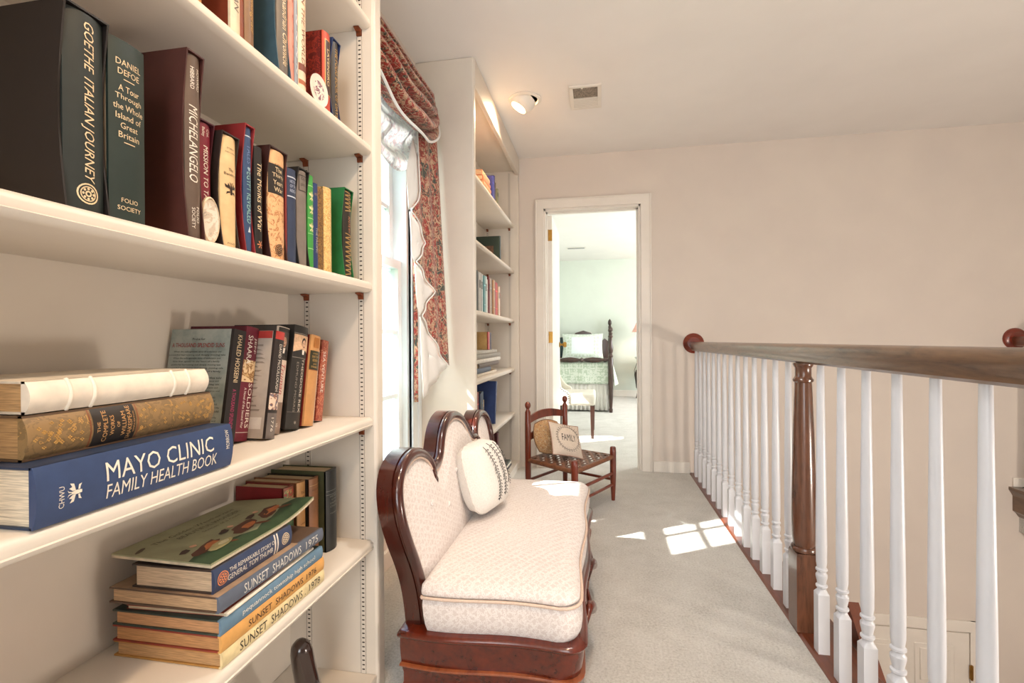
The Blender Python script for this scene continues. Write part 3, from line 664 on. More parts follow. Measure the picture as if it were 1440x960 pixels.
MB().lathe([(.0, .0012), (.022, .0014)], (0, 0, 0), 20, 'x', cap=False).xf(Matrix.Translation((0, 0, .036))).build('picture', print_mat([(0, '#e4dbd0'), (.5, '#7d5a6a'), (.58, '#c8a59a'), (.66, '#e4dbd0')], 60, 'plate_print', .8), pl)

# ---- middle shelf (C): three lying books, then a leaning row
LIE = (R(90), 0, 0)
def lying(label, z, x, y0, y1, t, w, cover, rz=0, **kw):
    return make_book(label, (x, y1, z), t, y1 - y0, w, cover, rot=(R(90), 0, rz), **kw)
lying('thick blue health guide lying flat with big white capitals', zC + .0006, -.627, .4415, .7395, .0712, .225, '#2a3852', spine='#33456a', k=.006, pages='#d9cbb4', group='stack of three books on the middle shelf',
    texts=[('MAYO CLINIC', 'down', .1310, .176, .0245, '#ece4d2', .645, 0, .004), ('FAMILY HEALTH BOOK', 'down', .1265, .183, .0185, '#ece4d2', .285, 0, .004), ('MORROW', 'up', .0125, .030, .0085, '#ece4d2', .62)] [0:2] + [('MORROW', 'across', .0125, .032, .0075, '#ece4d2', .66)] + [('CHWU', 'across', .272, .026, .006, '#ece4d2', .42), (EAGLE, 'poly', .2575, .012, .009, '#ece4d2', .45)])
M_LEATH = print_mat([(0, '#8d7048'), (.5, '#7c6340'), (.62, '#b58a4c'), (.66, '#83653f')], 70, 'tooled_leather', .8)
sh = lying('old tan leather volume with dark title panel, middle of the lying stack', zC + .0724, -.664, .459, .7395, .0545, .20, '#5d4630', spine='#8a6c46', spine_mat=M_LEATH, k=.010, pages='#b08a5c', group='stack of three books on the middle shelf',
    bands=[(.145, .205, '#2c241d'), (.141, .1425, '#8a4a2c'), (.2075, .209, '#8a4a2c')],
    texts=[('THE', 'across', .198, .014, .004, '#d2a066'), ('COMPLETE', 'across', .189, .042, .0062, '#d2a066'), ('WORKS', 'across', .1795, .027, .0055, '#d2a066'), ('OF', 'across', .171, .008, .004, '#d2a066'), ('WILLIAM', 'across', .163, .034, .0058, '#d2a066'), ('SHAKESPEARE', 'across', .1545, .047, .0062, '#d2a066'), ('TEMPLE EDITION', 'across', .148, .03, .0022, '#d2a066')])
fl = MB()
for k in range(70):
    zz = random.choice([random.uniform(.004, .138), random.uniform(.004, .138), random.uniform(.213, .276)]); yy = random.uniform(.012, .044)
    xx = -.010 + .010 * (1 - ((yy - .02725) / .02725) ** 2) + .0002
    for dy, dz in ((.0016, 0), (-.0016, 0), (0, .0016), (0, -.0016)): fl.ell((xx, yy + dy, zz + dz), (.0005, .0011, .0011), 5, 3)
o = fl.build('gilt_tooling', plain('#c89a55', .4, .3, name='gilt'), sh); o['kind'] = 'stuff'
lying('cream vellum book with raised bands, topmost of the lying stack', zC + .1282, -.667, .464, .7315, .0395, .20, '#dacdb8', spine='#e6dac8', k=.009, pages='#c09868', group='stack of three books on the middle shelf',
    bands=[])
wb = bpy.context.scene.collection.objects[-1]
vel = [o for o in COL.objects if o.get('label', '').startswith('cream vellum')][0]
for zz in (.040, .068, .192, .222):
    mb = MB(); N = 8
    prof = [(-.009 + bulge(.0395 * j / N, .0395, .009), .0395 * j / N) for j in range(N + 1)]
    mb.tube([(px, py, zz) for px, py in prof], .0026, 8)
    mb.build('raised_band', plain('#e9decd', .45, var=.04, name='vellum'), vel, smooth=60)

T = R(-9.5)
def lean(label, xf, y0, t, h, w, cover, **kw):
    return make_book(label, (xf, y0, zC + .0008 + t * math.sin(-T)), t, h, w, cover, rot=(T, 0, 0), group=G_C, **kw)
def face_print(root, t, w, h, polys):
    """flat print on the near (back) cover, y=0 side; polys: list of (hex, [(x,z)...])"""
    by = {}
    for colr, pts in polys: by.setdefault(colr, []).append(pts)
    for colr, L in by.items():
        mb = MB()
        for pts in L: mb.add([(x, -.0004, z) for x, z in pts], [tuple(range(len(pts)))])
        mb.build('cover_print', plain(colr, .5, var=.05, name='ink'), root)
M_TEAL = None
def vignette():
    m, t, b = newmat('teal_cover'); v = coords(t); n = noise(t, v, 14, 4, .6)
    c = ramp(t, n, [(.3, '#6d7f7b'), (.55, '#a3aaa3'), (.8, '#b2b5ad')]); t.links.new(c, b.inputs['Base Color']); b.inputs['Roughness'].default_value = .35; return m
h1 = lean('grey teal paperback with red and black back cover print, first of the leaning row', -.737, .838, .034, .238, .150, '#8d9792', style='paper', cover_mat=vignette(), spine='#221d1c', texts=[('KHALED HOSSEINI', 'down', .178, .098, .0125, CREAM, .5, 0, .02), ('A THOUSAND SPLENDID SUNS', 'down', .065, .10, .010, '#b0406a', .5)], k=.001)
mb = MB(); letters(mb, 'A THOUSAND SPLENDID SUNS', lambda a, c: (-.082 + a, -.0005, .204 + c), .125, .009, 0, 1, .01); mb.build('cover_title', plain('#a02a2c', .5, name='ink'), h1)
mb = MB(); letters(mb, 'Praise for', lambda a, c: (-.082 + a, -.0005, .217 + c), .03, .005)
zz = .190
for para in (7, 5, 5, 5):
    for k in range(para):
        letters(mb, random.choice(['When the unforgettable story of endurance and', 'powerful harrowing and deeply moving tale', 'love that speaks to the heart of a family', 'a brave novel of honor and sacrifice told']), lambda a, c: (-.082 + a, -.0005, zz + c), random.uniform(.11, .135), .0042)
        zz -= .0068
    zz -= .006
mb.build('cover_text', plain('#2b2b2a', .5, name='ink'), h1)
s2 = lean('maroon novel with white vertical title and sepia picture on its spine', -.745, .885, .0375, .245, .143, '#571426', spine='#66182b', k=.003,
     texts=[('JEFF', 'down', .205, .035, .009, PALE, .72), ('SHAARA', 'down', .195, .062, .0125, PALE, .32, 0, .01), ('SOLDIERS', 'down', .075, .095, .0125, PALE, .70, 0, .01), ('A Novel of the Second War', 'down', .07, .085, .006, PALE, .32)],
     bands=[(.125, .172, print_mat([(0, '#d9bd94'), (.5, '#8a6238'), (.57, '#c9a472'), (.63, '#4e2f22')], 40, 'sepia_picture', 1)), (.018, .0188, PALE)])
c3 = lean('black spined biography with grey back cover and scarlet top band', -.705, .925, .031, .236, .165, '#5b1a1c', spine='#2c2523', back=plain('#b9ada1', .45, var=.05, name='book_back'), k=.002,
     texts=[('DAVID McCULLOUGH', 'down', .155, .105, .009, PALE, .6), ('1776', 'down', .03, .03, .008, PALE, .5)],
     bands=[(.218, .236, '#b23a34'), (.062, .098, print_mat([(0, '#d8c3ae'), (.5, '#8b5a48'), (.56, '#4c5a74'), (.62, '#c9b39e')], 60, 'small_picture', 1)), (0.0, .055, '#6d6460')])
face_print(c3, .031, .165, .236, [('#8f8378', [(-.15, .205 - k * .0095), (-.02 - random.uniform(0, .03), .205 - k * .0095), (-.02 - random.uniform(0, .03), .201 - k * .0095), (-.15, .201 - k * .0095)]) for k in range(16)] + [('#b23a34', [(-.163, .219), (-.009, .219), (-.009, .2355), (-.163, .2355)]), ('#d9d2c8', [(-.045, .02), (-.015, .02), (-.015, .045), (-.045, .045)])])
PORT_D, PORT_S, PORT_B = '#33302e', '#d0a88c', '#c9b098'
def portrait(root, t, h, z0, z1, k, bgc, hair, x_off=0.0, moustache=False, collar='#e8e0d4'):
    """flat printed portrait on a spine band"""
    sx = lambda y: -k + bulge(min(max(y, 0), t), t, k) + .0007
    zc = (z0 + z1) / 2; s = (z1 - z0) / 2; y = t * (.5 + x_off)
    def patch(name, hexc, pts, e):
        pts = [(min(max(a, (.0012 - y) / s), (t - .0012 - y) / s), c) for a, c in pts]
        pv, pf2 = slice2d(pts, [tuple(range(len(pts)))], 10, 1)
        MB().add([(sx(y + a * s) + e, y + a * s, zc + c * s) for a, c in pv], pf2).build(name, plain(hexc, .5, var=.1, scale=200, name='ink'), root)
    def circ(cy, cz, ry, rz, n=16): return [(cy + ry * math.cos(2 * math.pi * j / n), cz + rz * math.sin(2 * math.pi * j / n)) for j in range(n)]
    wmax = t / s
    patch('portrait', bgc, [(-wmax, -1), (wmax, -1), (wmax, 1), (-wmax, 1)], 0)
    patch('portrait', '#2a2725', [(-wmax, -1), (wmax, -1), (wmax, -.55), (.35, -.35), (-.3, -.3), (-wmax, -.6)], .0001)
    patch('portrait', collar, [(-.14, -.75), (.12, -.75), (.2, -.33), (-.2, -.33)], .0002)
    patch('portrait', hair, circ(0, .33, .34, .45), .0002)
    patch('portrait', PORT_S, circ(0.02, .16, .28, .42), .0003)
    patch('portrait', '#6a4a3c', circ(-.1, .24, .05, .03, 8), .0004); patch('portrait', '#6a4a3c', circ(.14, .24, .05, .03, 8), .0004)
    patch('portrait', '#8c5a48' if not moustache else '#3a2a22', circ(.02, -.06, .13, .05, 8), .0004)
c4 = lean('biography with a portrait at the top of its cream spine', -.727, .965, .0405, .247, .160, '#4a4340', spine='#dbc9b8', k=.003,
     bands=[(0, .072, '#8f7a6c'), (.170, .245, '#38332f')], texts=[('Truman', 'down', .125, .07, .016, '#b8595a', .62, .3), ('David McCullough', 'down', .12, .085, .0062, '#6a625c', .3), ('SS', 'across', .02, .008, .008, PALE)])
portrait(c4, .0405, .247, .178, .236, .003, '#57504a', '#6a5a50', 0)
c5 = lean('thick black biography with a moustached portrait high on its spine', -.716, 1.0115, .055, .249, .17, '#211e1b', spine='#2a2724', k=.005,
     bands=[(.229, .2305, '#8a8378'), (.170, .1715, '#8a8378'), (.04, .0412, '#6a645a')], texts=[('THEODORE REX', 'down', .105, .13, .010, '#d8cfc0', .70, 0, .01), ('EDMUND MORRIS', 'down', .10, .12, .0065, '#8f877c', .34), ('*', 'across', .016, .008, .008, '#b9b0a4')])
portrait(c5, .056, .249, .173, .227, .005, '#d9b28e', '#2a211c', .12, True)
c6 = lean('ochre novel with dark green label panel and red sides', -.711, 1.0725, .040, .228, .16, '#7d241c', spine='#c58f58', k=.003,
     bands=[(.140, .188, '#33301f'), (.1385, .1395, '#8a3a24')], texts=[('A NOVEL', 'across', .181, .02, .004, GOLD), ('EAST OF', 'across', .173, .024, .0055, GOLD), ('EDEN', 'across', .164, .02, .006, GOLD), ('JOHN', 'across', .154, .014, .0045, GOLD), ('STEINBECK', 'across', .147, .028, .0045, GOLD)])
MB().add([(-.0008, .009, .196), (-.0008, .031, .196), (-.0008, .031, .222), (-.0008, .009, .222)], [(0, 1, 2, 3)]).xf(Matrix.Translation((.0014, 0, 0))).build('spine_ornament', plain('#a8692c', .5, name='ink'), c6)
c7 = lean('short white paperback with teal and picture print on its cover', -.735, 1.127, .022, .192, .13, '#d8d3c8', style='paper', spine='#d9d6cc', k=.001,
     texts=[('NATHANIEL PHILBRICK', 'down', .11, .12, .008, '#2c2a2a', .5)])
face_print(c7, .022, .13, .192, [('#6f9488', [(-.125, .12), (-.004, .12), (-.004, .19), (-.125, .19)]), ('#8a4a44', [(-.125, .07), (-.004, .07), (-.004, .117), (-.125, .117)]), ('#4c3a30', [(-.125, .004), (-.004, .004), (-.004, .065), (-.125, .065)])])
M_REDPAT = print_mat([(0, '#9c4a38'), (.5, '#c27a5c'), (.57, '#8a3a2c'), (.63, '#b0664c')], 60, 'red_pattern', 1)
lean('brick red book with white capitals, last of the leaning row', -.733, 1.157, .031, .216, .15, '#8a3226', spine='#a8543e', spine_mat=M_REDPAT, k=.002, texts=[('SEA VENTURE', 'down', .13, .11, .011, PALE, .4, 0, .02)])

# ---- lowest visible shelf (D): yearbook stack and four standing books
GS = 'stack of yearbooks on the lowest visible shelf'
XS = -.637
def yb(label, z, t, y0, y1, w, cover, spine, texts, x=XS, rz=0, **kw):
    return lying(label, z, x, y0, y1, t, w, cover, spine=spine, k=.0025, texts=texts, rz=rz, group=GS, **kw)
yb('cream spined yearbook at the very bottom of the stack', zD + .0006, .0277, .724, 1.034, .222, '#b98846', '#e2cf9e', [('SUNSET  SHADOWS', 'down', .177, .185, .0165, '#2e2a24', .5), ('. 1978', 'down', .047, .058, .015, '#2e2a24', .5)], bands=[(.0, .31, '#e2cf9e')], pages='#c69a6a')
yb('orange spined yearbook with black capitals, second from the bottom', zD + .0288, .0285, .722, 1.034, .222, '#8e3a2a', '#dba45c', [('SUNSET  SHADOWS', 'down', .165, .165, .0125, '#33231a', .5, 0, .02), ('. 1976', 'down', .058, .05, .012, '#33231a', .5)], pages='#c4905e')
yb('sky blue yearbook with white lower case title in the stack', zD + .0578, .0268, .722, 1.029, .222, '#33403a', '#66859c', [('pequannock township high school', 'down', .145, .225, .0115, '#e9e6dc', .5)], pages='#c8966a')
yb('thin white and red booklet sandwiched in the yearbook stack', zD + .0850, .0060, .735, 1.005, .20, '#a8422f', '#e6dccb', [], rz=R(2), x=-.645, style='paper', pages='#dcc9a6')
yb('thin cream booklet tilted above the red one in the stack', zD + .0914, .0068, .740, .99, .19, '#d8c4a2', '#e2d6c2', [], rz=R(-3), x=-.645, style='paper', pages='#e2d0b0')
y75 = yb('slate blue yearbook with white capitals, top of the yearbooks', zD + .0986, .0275, .718, 1.031, .224, '#5e4a3c', '#5d6675', [('SUNSET  SHADOWS', 'down', .17, .17, .0175, '#dcdad2', .5), ('1975', 'down', .045, .045, .016, '#dcdad2', .5)], pages='#c9a781')
box('cover_panel', plain('#a68a70', .5, var=.12, scale=30, name='book_cover'), y75, -.222, -.004, .0276, .0281, .09, .312)
tt = lying('story book with navy spine and pictures lying on the yearbooks', zD + .1272, -.651, .724, .935, .041, .168, '#3b2f2a', spine='#36425f', k=.004, pages='#cbb294', group=GS,
    texts=[('THE REMARKABLE STORY OF', 'down', .115, .125, .0075, PALE, .66), ('GENERAL TOM THUMB', 'down', .122, .12, .010, PALE, .36, 0, .01), (None, 'ring', .193, .012, .013, '#d98a5c'), (None, 'ring', .022, .012, .012, '#e0c9a8')],
    bands=[(.044, .048, PALE), (.052, .056, PALE)])
# picture book on top, warped cover
top = thing('book', 'thin green picture book with riders on its warped cover, topmost of the stack', 'book', (-.662, .728, zD + .1692), group=GS)
BW, BL = .206, .305
def warp(a, b_):      # a: 0 spine..1 fore edge (towards wall), b_: 0 near..1 far
    return .020 * max(0, (b_ - .55) / .45) ** 2 * (1 - a) + .004 * a * (1 - b_) + .002
def surf(a, b_, e): return (-a * BW, b_ * BL, warp(a, b_) + e)
def tbx(name, e0, e1, mat):
    mb = MB(); n = 10
    mb.grid(lambda a, b_: surf(a, b_, e1), n, n); mb.grid(lambda a, b_: surf(1 - a, b_, e0), n, n)
    for (fn) in (lambda s, q: surf(0, 1 - s, e0 + (e1 - e0) * q), lambda s, q: surf(1, s, e0 + (e1 - e0) * q), lambda s, q: surf(s, 0, e0 + (e1 - e0) * q), lambda s, q: surf(1 - s, 1, e0 + (e1 - e0) * q)): mb.grid(fn, n, 1)
    return mb.build(name, mat, top, smooth=40, fix=False)
tbx('pages', -.0015, .0030, pages_mat('#d9cbb0')); tbx('cover', .0031, .0056, plain('#9a9a78', .5, var=.08, scale=25, bmp=.05, name='picture_cover'))
pr = {}
def ppoly(hexc, pts, e=.0060):
    """(b 0..1 along reading direction near->far, a 0..1 from spine side up the cover)"""
    mb = pr.setdefault(hexc, MB()); P = [surf(a, b_, e) for b_, a in pts]; mb.add(P, [tuple(range(len(P)))])
for k in range(10):
    b0, b1 = k / 10, (k + 1) / 10; g = lambda b_: .22 + .05 * math.sin(b_ * 9) + .03 * math.sin(b_ * 23)
    ppoly('#33492f', [(b0, .01), (b1, .01), (b1, g(b1)), (b0 + .0, g(b0))])
def blob(hexc, cb, ca, rb, ra, n=12, e=.0063, rot=0, jag=.0):
    pts = []
    for j in range(n):
        w = 2 * math.pi * j / n; q = 1 + random.uniform(-jag, jag); x, y = rb * q * math.cos(w), ra * q * math.sin(w)
        pts.append((cb + x * math.cos(rot) - y * math.sin(rot), ca + x * math.sin(rot) + y * math.cos(rot)))
    ppoly(hexc, pts, e)
for (cb, ca) in ((.20, .30), (.52, .32), (.78, .34)):
    blob('#5a2f1e', cb, ca, .13, .075, 14, .0063, .5, .25); blob('#c4713e', cb + .03, ca - .01, .07, .05, 10, .0066, .4, .3)
    blob('#3c2418', cb - .10, ca + .10, .05, .035, 9, .0066, .8, .3); blob('#d3a486', cb - .02, ca + .13, .022, .03, 8, .0069)
    blob('#6e3a22', cb + .09, ca - .09, .02, .08, 8, .0066, .5, .2)
blob('#b9ac78', .24, .22, .10, .06, 12, .0072, .3, .1); blob('#d9cfa8', .27, .23, .05, .03, 10, .0075, .3, .1)
blob('#4c3a28', .06, .80, .05, .02, 10, .0063, .6, .1)
for hexc, mb in pr.items(): mb.build('cover_print', plain(hexc, .5, var=.12, scale=60, name='ink'), top)
mb = MB()
letters(mb, 'The Golden Weathervane', lambda a, c: surf((.78 - c / BW), .48 + a / BL, .0064), .20, .012)
letters(mb, 'BEAUTIFUL WONDER', lambda a, c: surf((.68 - c / BW), .52 + a / BL, .0064), .16, .011, 0, 1, .01)
letters(mb, 'Stories of a Child', lambda a, c: surf((.59 - c / BW), .55 + a / BL, .0064), .10, .008)
mb.v = [(p[0], p[1], p[2]) for p in mb.v]
# text reads along +y with its head towards the wall
mb2 = MB()
for body, a0, b0, L, hh in (('The Golden Weathervane', .80, .47, .20, .011), ('BEAUTIFUL WONDER', .70, .52, .16, .011), ('Stories of a Child', .61, .55, .10, .007)):
    letters(mb2, body, lambda x, c: surf(a0 + c / BW, b0 + x / BL, .0064), L, hh)
mb2.build('cover_title', plain('#4a4630', .5, name='ink'), top)

std('short scarlet book with green patterned spine standing behind the yearbook stack', zD, 1.055, 1.0925, .2035, .138, -.75, '#7d1a1d', spine='#8a4a34', group=G_D,
    bands=[(.08, .12, '#3f5a3a'), (.13, .198, print_mat([(0, '#9c3a30'), (.5, '#5d7a48'), (.57, '#c58a5a'), (.63, '#8a2a26')], 70, 'rooster_print', 1))])
std('ochre brown book with dark stacked title behind the stack', zD, 1.094, 1.1285, .2055, .15, -.742, '#8a5a3a', spine='#b98850', group=G_D, texts=[('THE', 'across', .178, .016, .007, '#3a2618'), ('KON', 'across', .165, .022, .009, '#3a2618'), ('NATS', 'across', .153, .024, .008, '#3a2618'), ('LAMB', 'across', .10, .016, .004, '#3a2618')])
std('plain brown book with a black back board behind the stack', zD, 1.1305, 1.1715, .2045, .155, -.731, '#1e1a18', spine='#8a5d3d', group=G_D, texts=[('HISTORY', 'across', .175, .026, .004, '#5a3822')], bands=[(.186, .188, '#b58a5c')])
std('olive boarded book with black ribbed spine, last on the lowest shelf', zD, 1.1735, 1.226, .2145, .17, -.709, '#474b30', spine='#222424', group=G_D, k=.008, bands=[(.15, .1512, '#77786f'), (.16, .1612, '#77786f')],
    texts=[('HISTORY', 'across', .145, .03, .005, '#7f7f74'), ('OF THE', 'across', .136, .022, .004, '#7f7f74'), ('UNITED', 'across', .127, .03, .005, '#7f7f74'), ('STATES', 'across', .118, .03, .005, '#7f7f74'), ('VOLUME ONE', 'across', .10, .03, .004, '#7f7f74')])
make_book('orange and tan book lying alone at the shelf back', (-.735, .60, zD + .0006), .020, .20, .15, '#b8683a', rot=(R(90), 0, R(12)), spine='#c07a48', pages='#d0b48c', group=G_D)
# dark wooden carving on the bottom board
cv = thing('wooden_carving', 'dark polished wooden carving with rounded top at the bookcase bottom', 'carving', (-.70, 1.10, .061))
ax = [(0, .0 - .006 * k, .034 * k) for k in range(7)]
mbc = MB().tube([(0, .0, .0), (0, -.001, .01), (0, -.02, .06), (0, -.04, .12), (0, -.055, .175), (0, -.062, .205), (0, -.066, .222), (0, -.068, .231), (0, -.069, .234)], [.030, .030, .029, .0275, .026, .025, .021, .013, .002], 20)
mbc.build('shaft', wood('#0f0a08', '#33201a', 'z', .18, 20, 'ebony', .7), cv, smooth=50)
MB().tube([(.017, -.012, .0), (.024, -.035, .09), (.020, -.05, .15)], [.014, .012, .002], 12).build('side_blade', plain('#3a3433', .25, var=.2, name='ebony_blade'), cv, smooth=50)

# ---- far bookcase contents
def far_row(sz, y0, specs, xf, where, group):
    """specs: (thickness, height, depth, hex cover, spine hex, colour words)"""
    y = y0
    for i, (t, h, w, cov, spn, words) in enumerate(specs):
        if cov:
            std(f'{words} {where}', sz, y, y + t, h, w, xf - .004 * ((i * 7) % 3), cov, spine=spn, group=group, k=.003,
                bands=[(h * .72, h * .75, shade(spn, 1.5)), (h * .2, h * .215, shade(spn, 1.5))] if i % 2 == 0 else [(h * .6, h * .8, shade(spn, .6))])
        y += t + .0015
far_row(SHELF_Z[2], 2.56, [
    (.045, .23, .16, '#1d1c1e', '#232226', 'black book first in the row'), (.03, .235, .16, '#1a1a1c', '#2c2b2e', 'charcoal book second in the row'), (.05, .23, .16, '#201f20', '#1b1a1b', 'thick black book third in the row'),
    (.04, .225, .16, '#b9b6b0', '#c6c4be', 'pale grey book fourth in the row'), (.03, .22, .15, '#5c5a58', '#6b6a68', 'mid grey book fifth in the row'), (.045, .225, .16, '#cfd3d2', '#d9dcdb', 'white book beside the grey one'),
    (.04, .22, .16, '#4f7f83', '#6f9a9b', 'teal book left of centre'), (.05, .222, .16, '#b7cdcb', '#c7dad8', 'pale aqua thick book'), (.035, .21, .15, '#e0dcd2', '#e5e1d8', 'ivory book right of the aqua one'),
    (.04, .232, .16, '#6a2a26', '#74302a', 'dark red book left of the cream one'), (.035, .222, .15, '#d8c7a8', '#ddcdb0', 'cream book beside dark red'), (.05, .228, .16, '#4d3324', '#5a3c2a', 'dark brown book'),
    (.04, .225, .16, '#a87c50', '#b3875a', 'tan book right of the dark brown'), (.03, .215, .15, '#2b2422', '#37302c', 'thin blackish brown book'), (.095, .222, .17, '#a82a26', '#b8302b', 'thick bright red book'),
    (.035, .20, .15, '#c9b59a', '#cfbca2', 'thin beige book right of bright red'), (.03, .205, .15, '#8a4a34', '#92523a', 'thin rust book last in the row')],
    -.672, 'on the far bookcase third shelf', 'books in a row on the far bookcase')
# second shelf: one dark green album seen from its cover
alb = make_book('dark green album with a framed picture on its cover, far bookcase second shelf', (-.70, 3.42, SHELF_Z[1] + .0006), .03, .20, .185, '#27372b', rot=(0, 0, 0), spine='#22302a', pages='#b7a58a', group='books in the far bookcase')
MB().box(-.15, -.05, -.0012, -.0004, .05, .13).build('cover_picture', plain('#6a4a34', .5, var=.3, scale=60, name='ink'), alb)
std('slim cream pamphlet standing alone on the far bookcase second shelf', SHELF_Z[1], 2.66, 2.675, .14, .12, -.70, '#d9cbb0', group='books in the far bookcase')
# first shelf
far_row(SHELF_Z[0], 2.56, [(.06, .20, .15, '#3a2a22', '#4a352a', 'dark brown old book at the left'), (.05, .17, .14, '#b98a68', '#c49a78', 'tan book beside the old brown one')], -.69, 'on the far bookcase top shelf', 'books on the far bookcase top shelf')
zt1 = SHELF_Z[0]
for k, (hexc, words, dz) in enumerate((('#8a5a44', 'lowest clay brown', 0), ('#c98a68', 'middle salmon', .033), ('#b97454', 'upper orange', .066), ('#d09a78', 'topmost peach', .099))):
    lying(f'{words} book of the small lying pile, far bookcase top shelf', zt1 + .0006 + dz, -.68 - .004 * k, 2.86, 3.06, .031, .16, hexc, spine=shade(hexc, 1.1), pages='#dcc6a8', group='books on the far bookcase top shelf')
far_row(SHELF_Z[0], 3.10, [(.05, .17, .15, '#2b2f6a', '#3a3f86', 'violet blue book'), (.04, .19, .15, '#2c2a5a', '#34346a', 'deep indigo book'), (.05, .16, .14, '#4a4036', '#5a4e40', 'dull brown book'), (.04, .13, .14, '#6a6a52', '#77775c', 'short olive book')], -.68, 'standing right of the pile on the far bookcase top shelf', 'books on the far bookcase top shelf')
# fourth shelf: lying pile with upright books behind
z4 = SHELF_Z[3]
pile = [('#c9a56a', '#d6c8b4', 'bottom tan folder', .018, 2.70, 3.22), ('#3a4150', '#4a5468', 'dark grey blue book low in the pile', .03, 2.66, 3.05), ('#d9d4ca', '#5a4a40', 'white jacketed book of the pile', .028, 2.74, 3.30), ('#2f2924', '#d8d2c6', 'dark brown book of the pile', .024, 2.68, 3.36), ('#bdb5a6', '#8f887c', 'grey book second from the top', .030, 2.62, 3.36), ('#e2ddd2', '#b8b0a2', 'thin white book topping the pile', .020, 2.66, 3.24)]
zz = z4 + .0006
for cov, spn, words, t, a, b_ in pile:
    lying(f'{words} on the far bookcase fourth shelf', zz, -.69, a, b_, t, .175, cov, spine=spn, group='lying pile on the far bookcase'); zz += t + .0008
for k, (a, t, h, cov, words) in enumerate(((2.60, .05, .12, '#a9874e', 'gold'), (2.66, .05, .115, '#8a2c26', 'crimson'), (2.72, .045, .12, '#d6cab6', 'pale'))): pass
up = make_book('gold covered book standing on the lying pile, far bookcase', (-.70, 3.03, zz), .05, .115, .15, '#b8935a', spine='#b0382c', group='lying pile on the far bookcase')
make_book('thin white book upright beside the gold one on the pile', (-.71, 3.09, zz), .03, .11, .13, '#d9d3c8', group='lying pile on the far bookcase')
make_book('dark plum book upright at the right of the pile', (-.71, 3.13, zz), .04, .112, .13, '#3a2430', group='lying pile on the far bookcase')
# fifth shelf
far_row(SHELF_Z[4], 2.60, [(.05, .26, .16, '#7a4a44', '#8a5a50', 'rose book first'), (.04, .255, .16, '#c9c2b6', '#cfc9be', 'white jacketed book second'), (.05, .262, .16, '#8a3a30', '#93443a', 'brick red book third'), (.045, .25, .16, '#20293f', '#273250', 'navy book fourth'), (.05, .255, .17, '#2c3d4f', '#33475c', 'steel blue book fifth'), (.03, .20, .15, '#c09a5a', '#c8a466', 'short ochre book sixth')], -.685, 'on the far bookcase fifth shelf', 'books on the far bookcase fifth shelf')
make_book('large royal blue album leaning at the right of the far fifth shelf', (-.69, 3.16, SHELF_Z[4] + .006), .028, .285, .19, '#22396e', rot=(R(-12), 0, 0), spine='#1c2f5c', group='books on the far bookcase fifth shelf')
# bottom
far_row(.06, 2.78, [(.04, .26, .185, '#4a4a58', '#55556a', 'grey violet binder'), (.05, .22, .18, '#8a7fa0', '#9a90b0', 'lilac book')], -.70, 'on the far bookcase bottom board', 'books on the far bookcase bottom board')
make_book('large oxblood album standing on the far bookcase bottom board', (-.68, 3.20, .0606), .05, .315, .2, '#4d1518', spine='#571a1c', group='books on the far bookcase bottom board')
for k, (cov, words) in enumerate((('#3a3a3a', 'black'), ('#d9d3c6', 'white'), ('#5a5f58', 'grey green'))):
    lying(f'{words} magazine lying in the far bookcase bottom corner', .0606 + k * .0135, -.66 - .003 * k, 3.30, 3.60, .0125, .2, cov, spine=shade(cov, 1.1), group='magazines in the far bookcase')

# ================================================================== CURTAIN
cur = thing('window_curtain', 'red floral swag curtain with zigzag cascade and white lining at the window', 'curtain', (-.9, 1.86, 1.0))
CY0, CY1, CZT = 1.36, 2.345, 2.255
box('cornice_board', M_TRIM, cur, WX + .001, -.835, CY0, CY1 + .03, CZT - .02, CZT, 0, True)
def swag(u, v):
    y = CY0 + .02 + (CY1 - CY0 - .02) * u
    c = 4 * u * (1 - u); c = c ** .62
    sag = (.02 + .36 * v ** 1.05)
    z = CZT - .004 - sag * c - .10 * v * (1 - c) * .9
    ph = v * math.pi * 8.6 + .6
    x = -.818 + .054 * c * (abs(math.sin(ph / 2)) ** .7 * 2 - 1) * (.35 + .65 * v) + .060 * c * math.sin(v * math.pi * .75) + .008 * math.sin(u * 17 + v * 5) * v
    z += .014 * c * math.cos(ph)
    return (x, y, z)
MB().grid(swag, 56, 72).build('swag', M_FLORAL, cur, smooth=180, world=True, solid=.003)
def swag_lining(u, v):
    y = CY0 + .03 + (CY1 - CY0 - .05) * u
    c = (4 * u * (1 - u)) ** .7
    z = CZT - .03 - (.18 + .27 * v) * c - .06 * v
    x = -.866 + .020 * c * math.sin(v * 14 + u * 3) + .028 * v * c
    return (x, y, z)
MB().grid(swag_lining, 44, 30).build('swag_lining', M_LINING, cur, smooth=180, world=True, solid=.002)
# piping along the swag edge
MB().tube([tuple(Vector(swag(k / 50, 1)) + Vector((.003, 0, -.003))) for k in range(51)], .0055, 8).build('swag_piping', M_WLINING, cur, smooth=60, world=True)
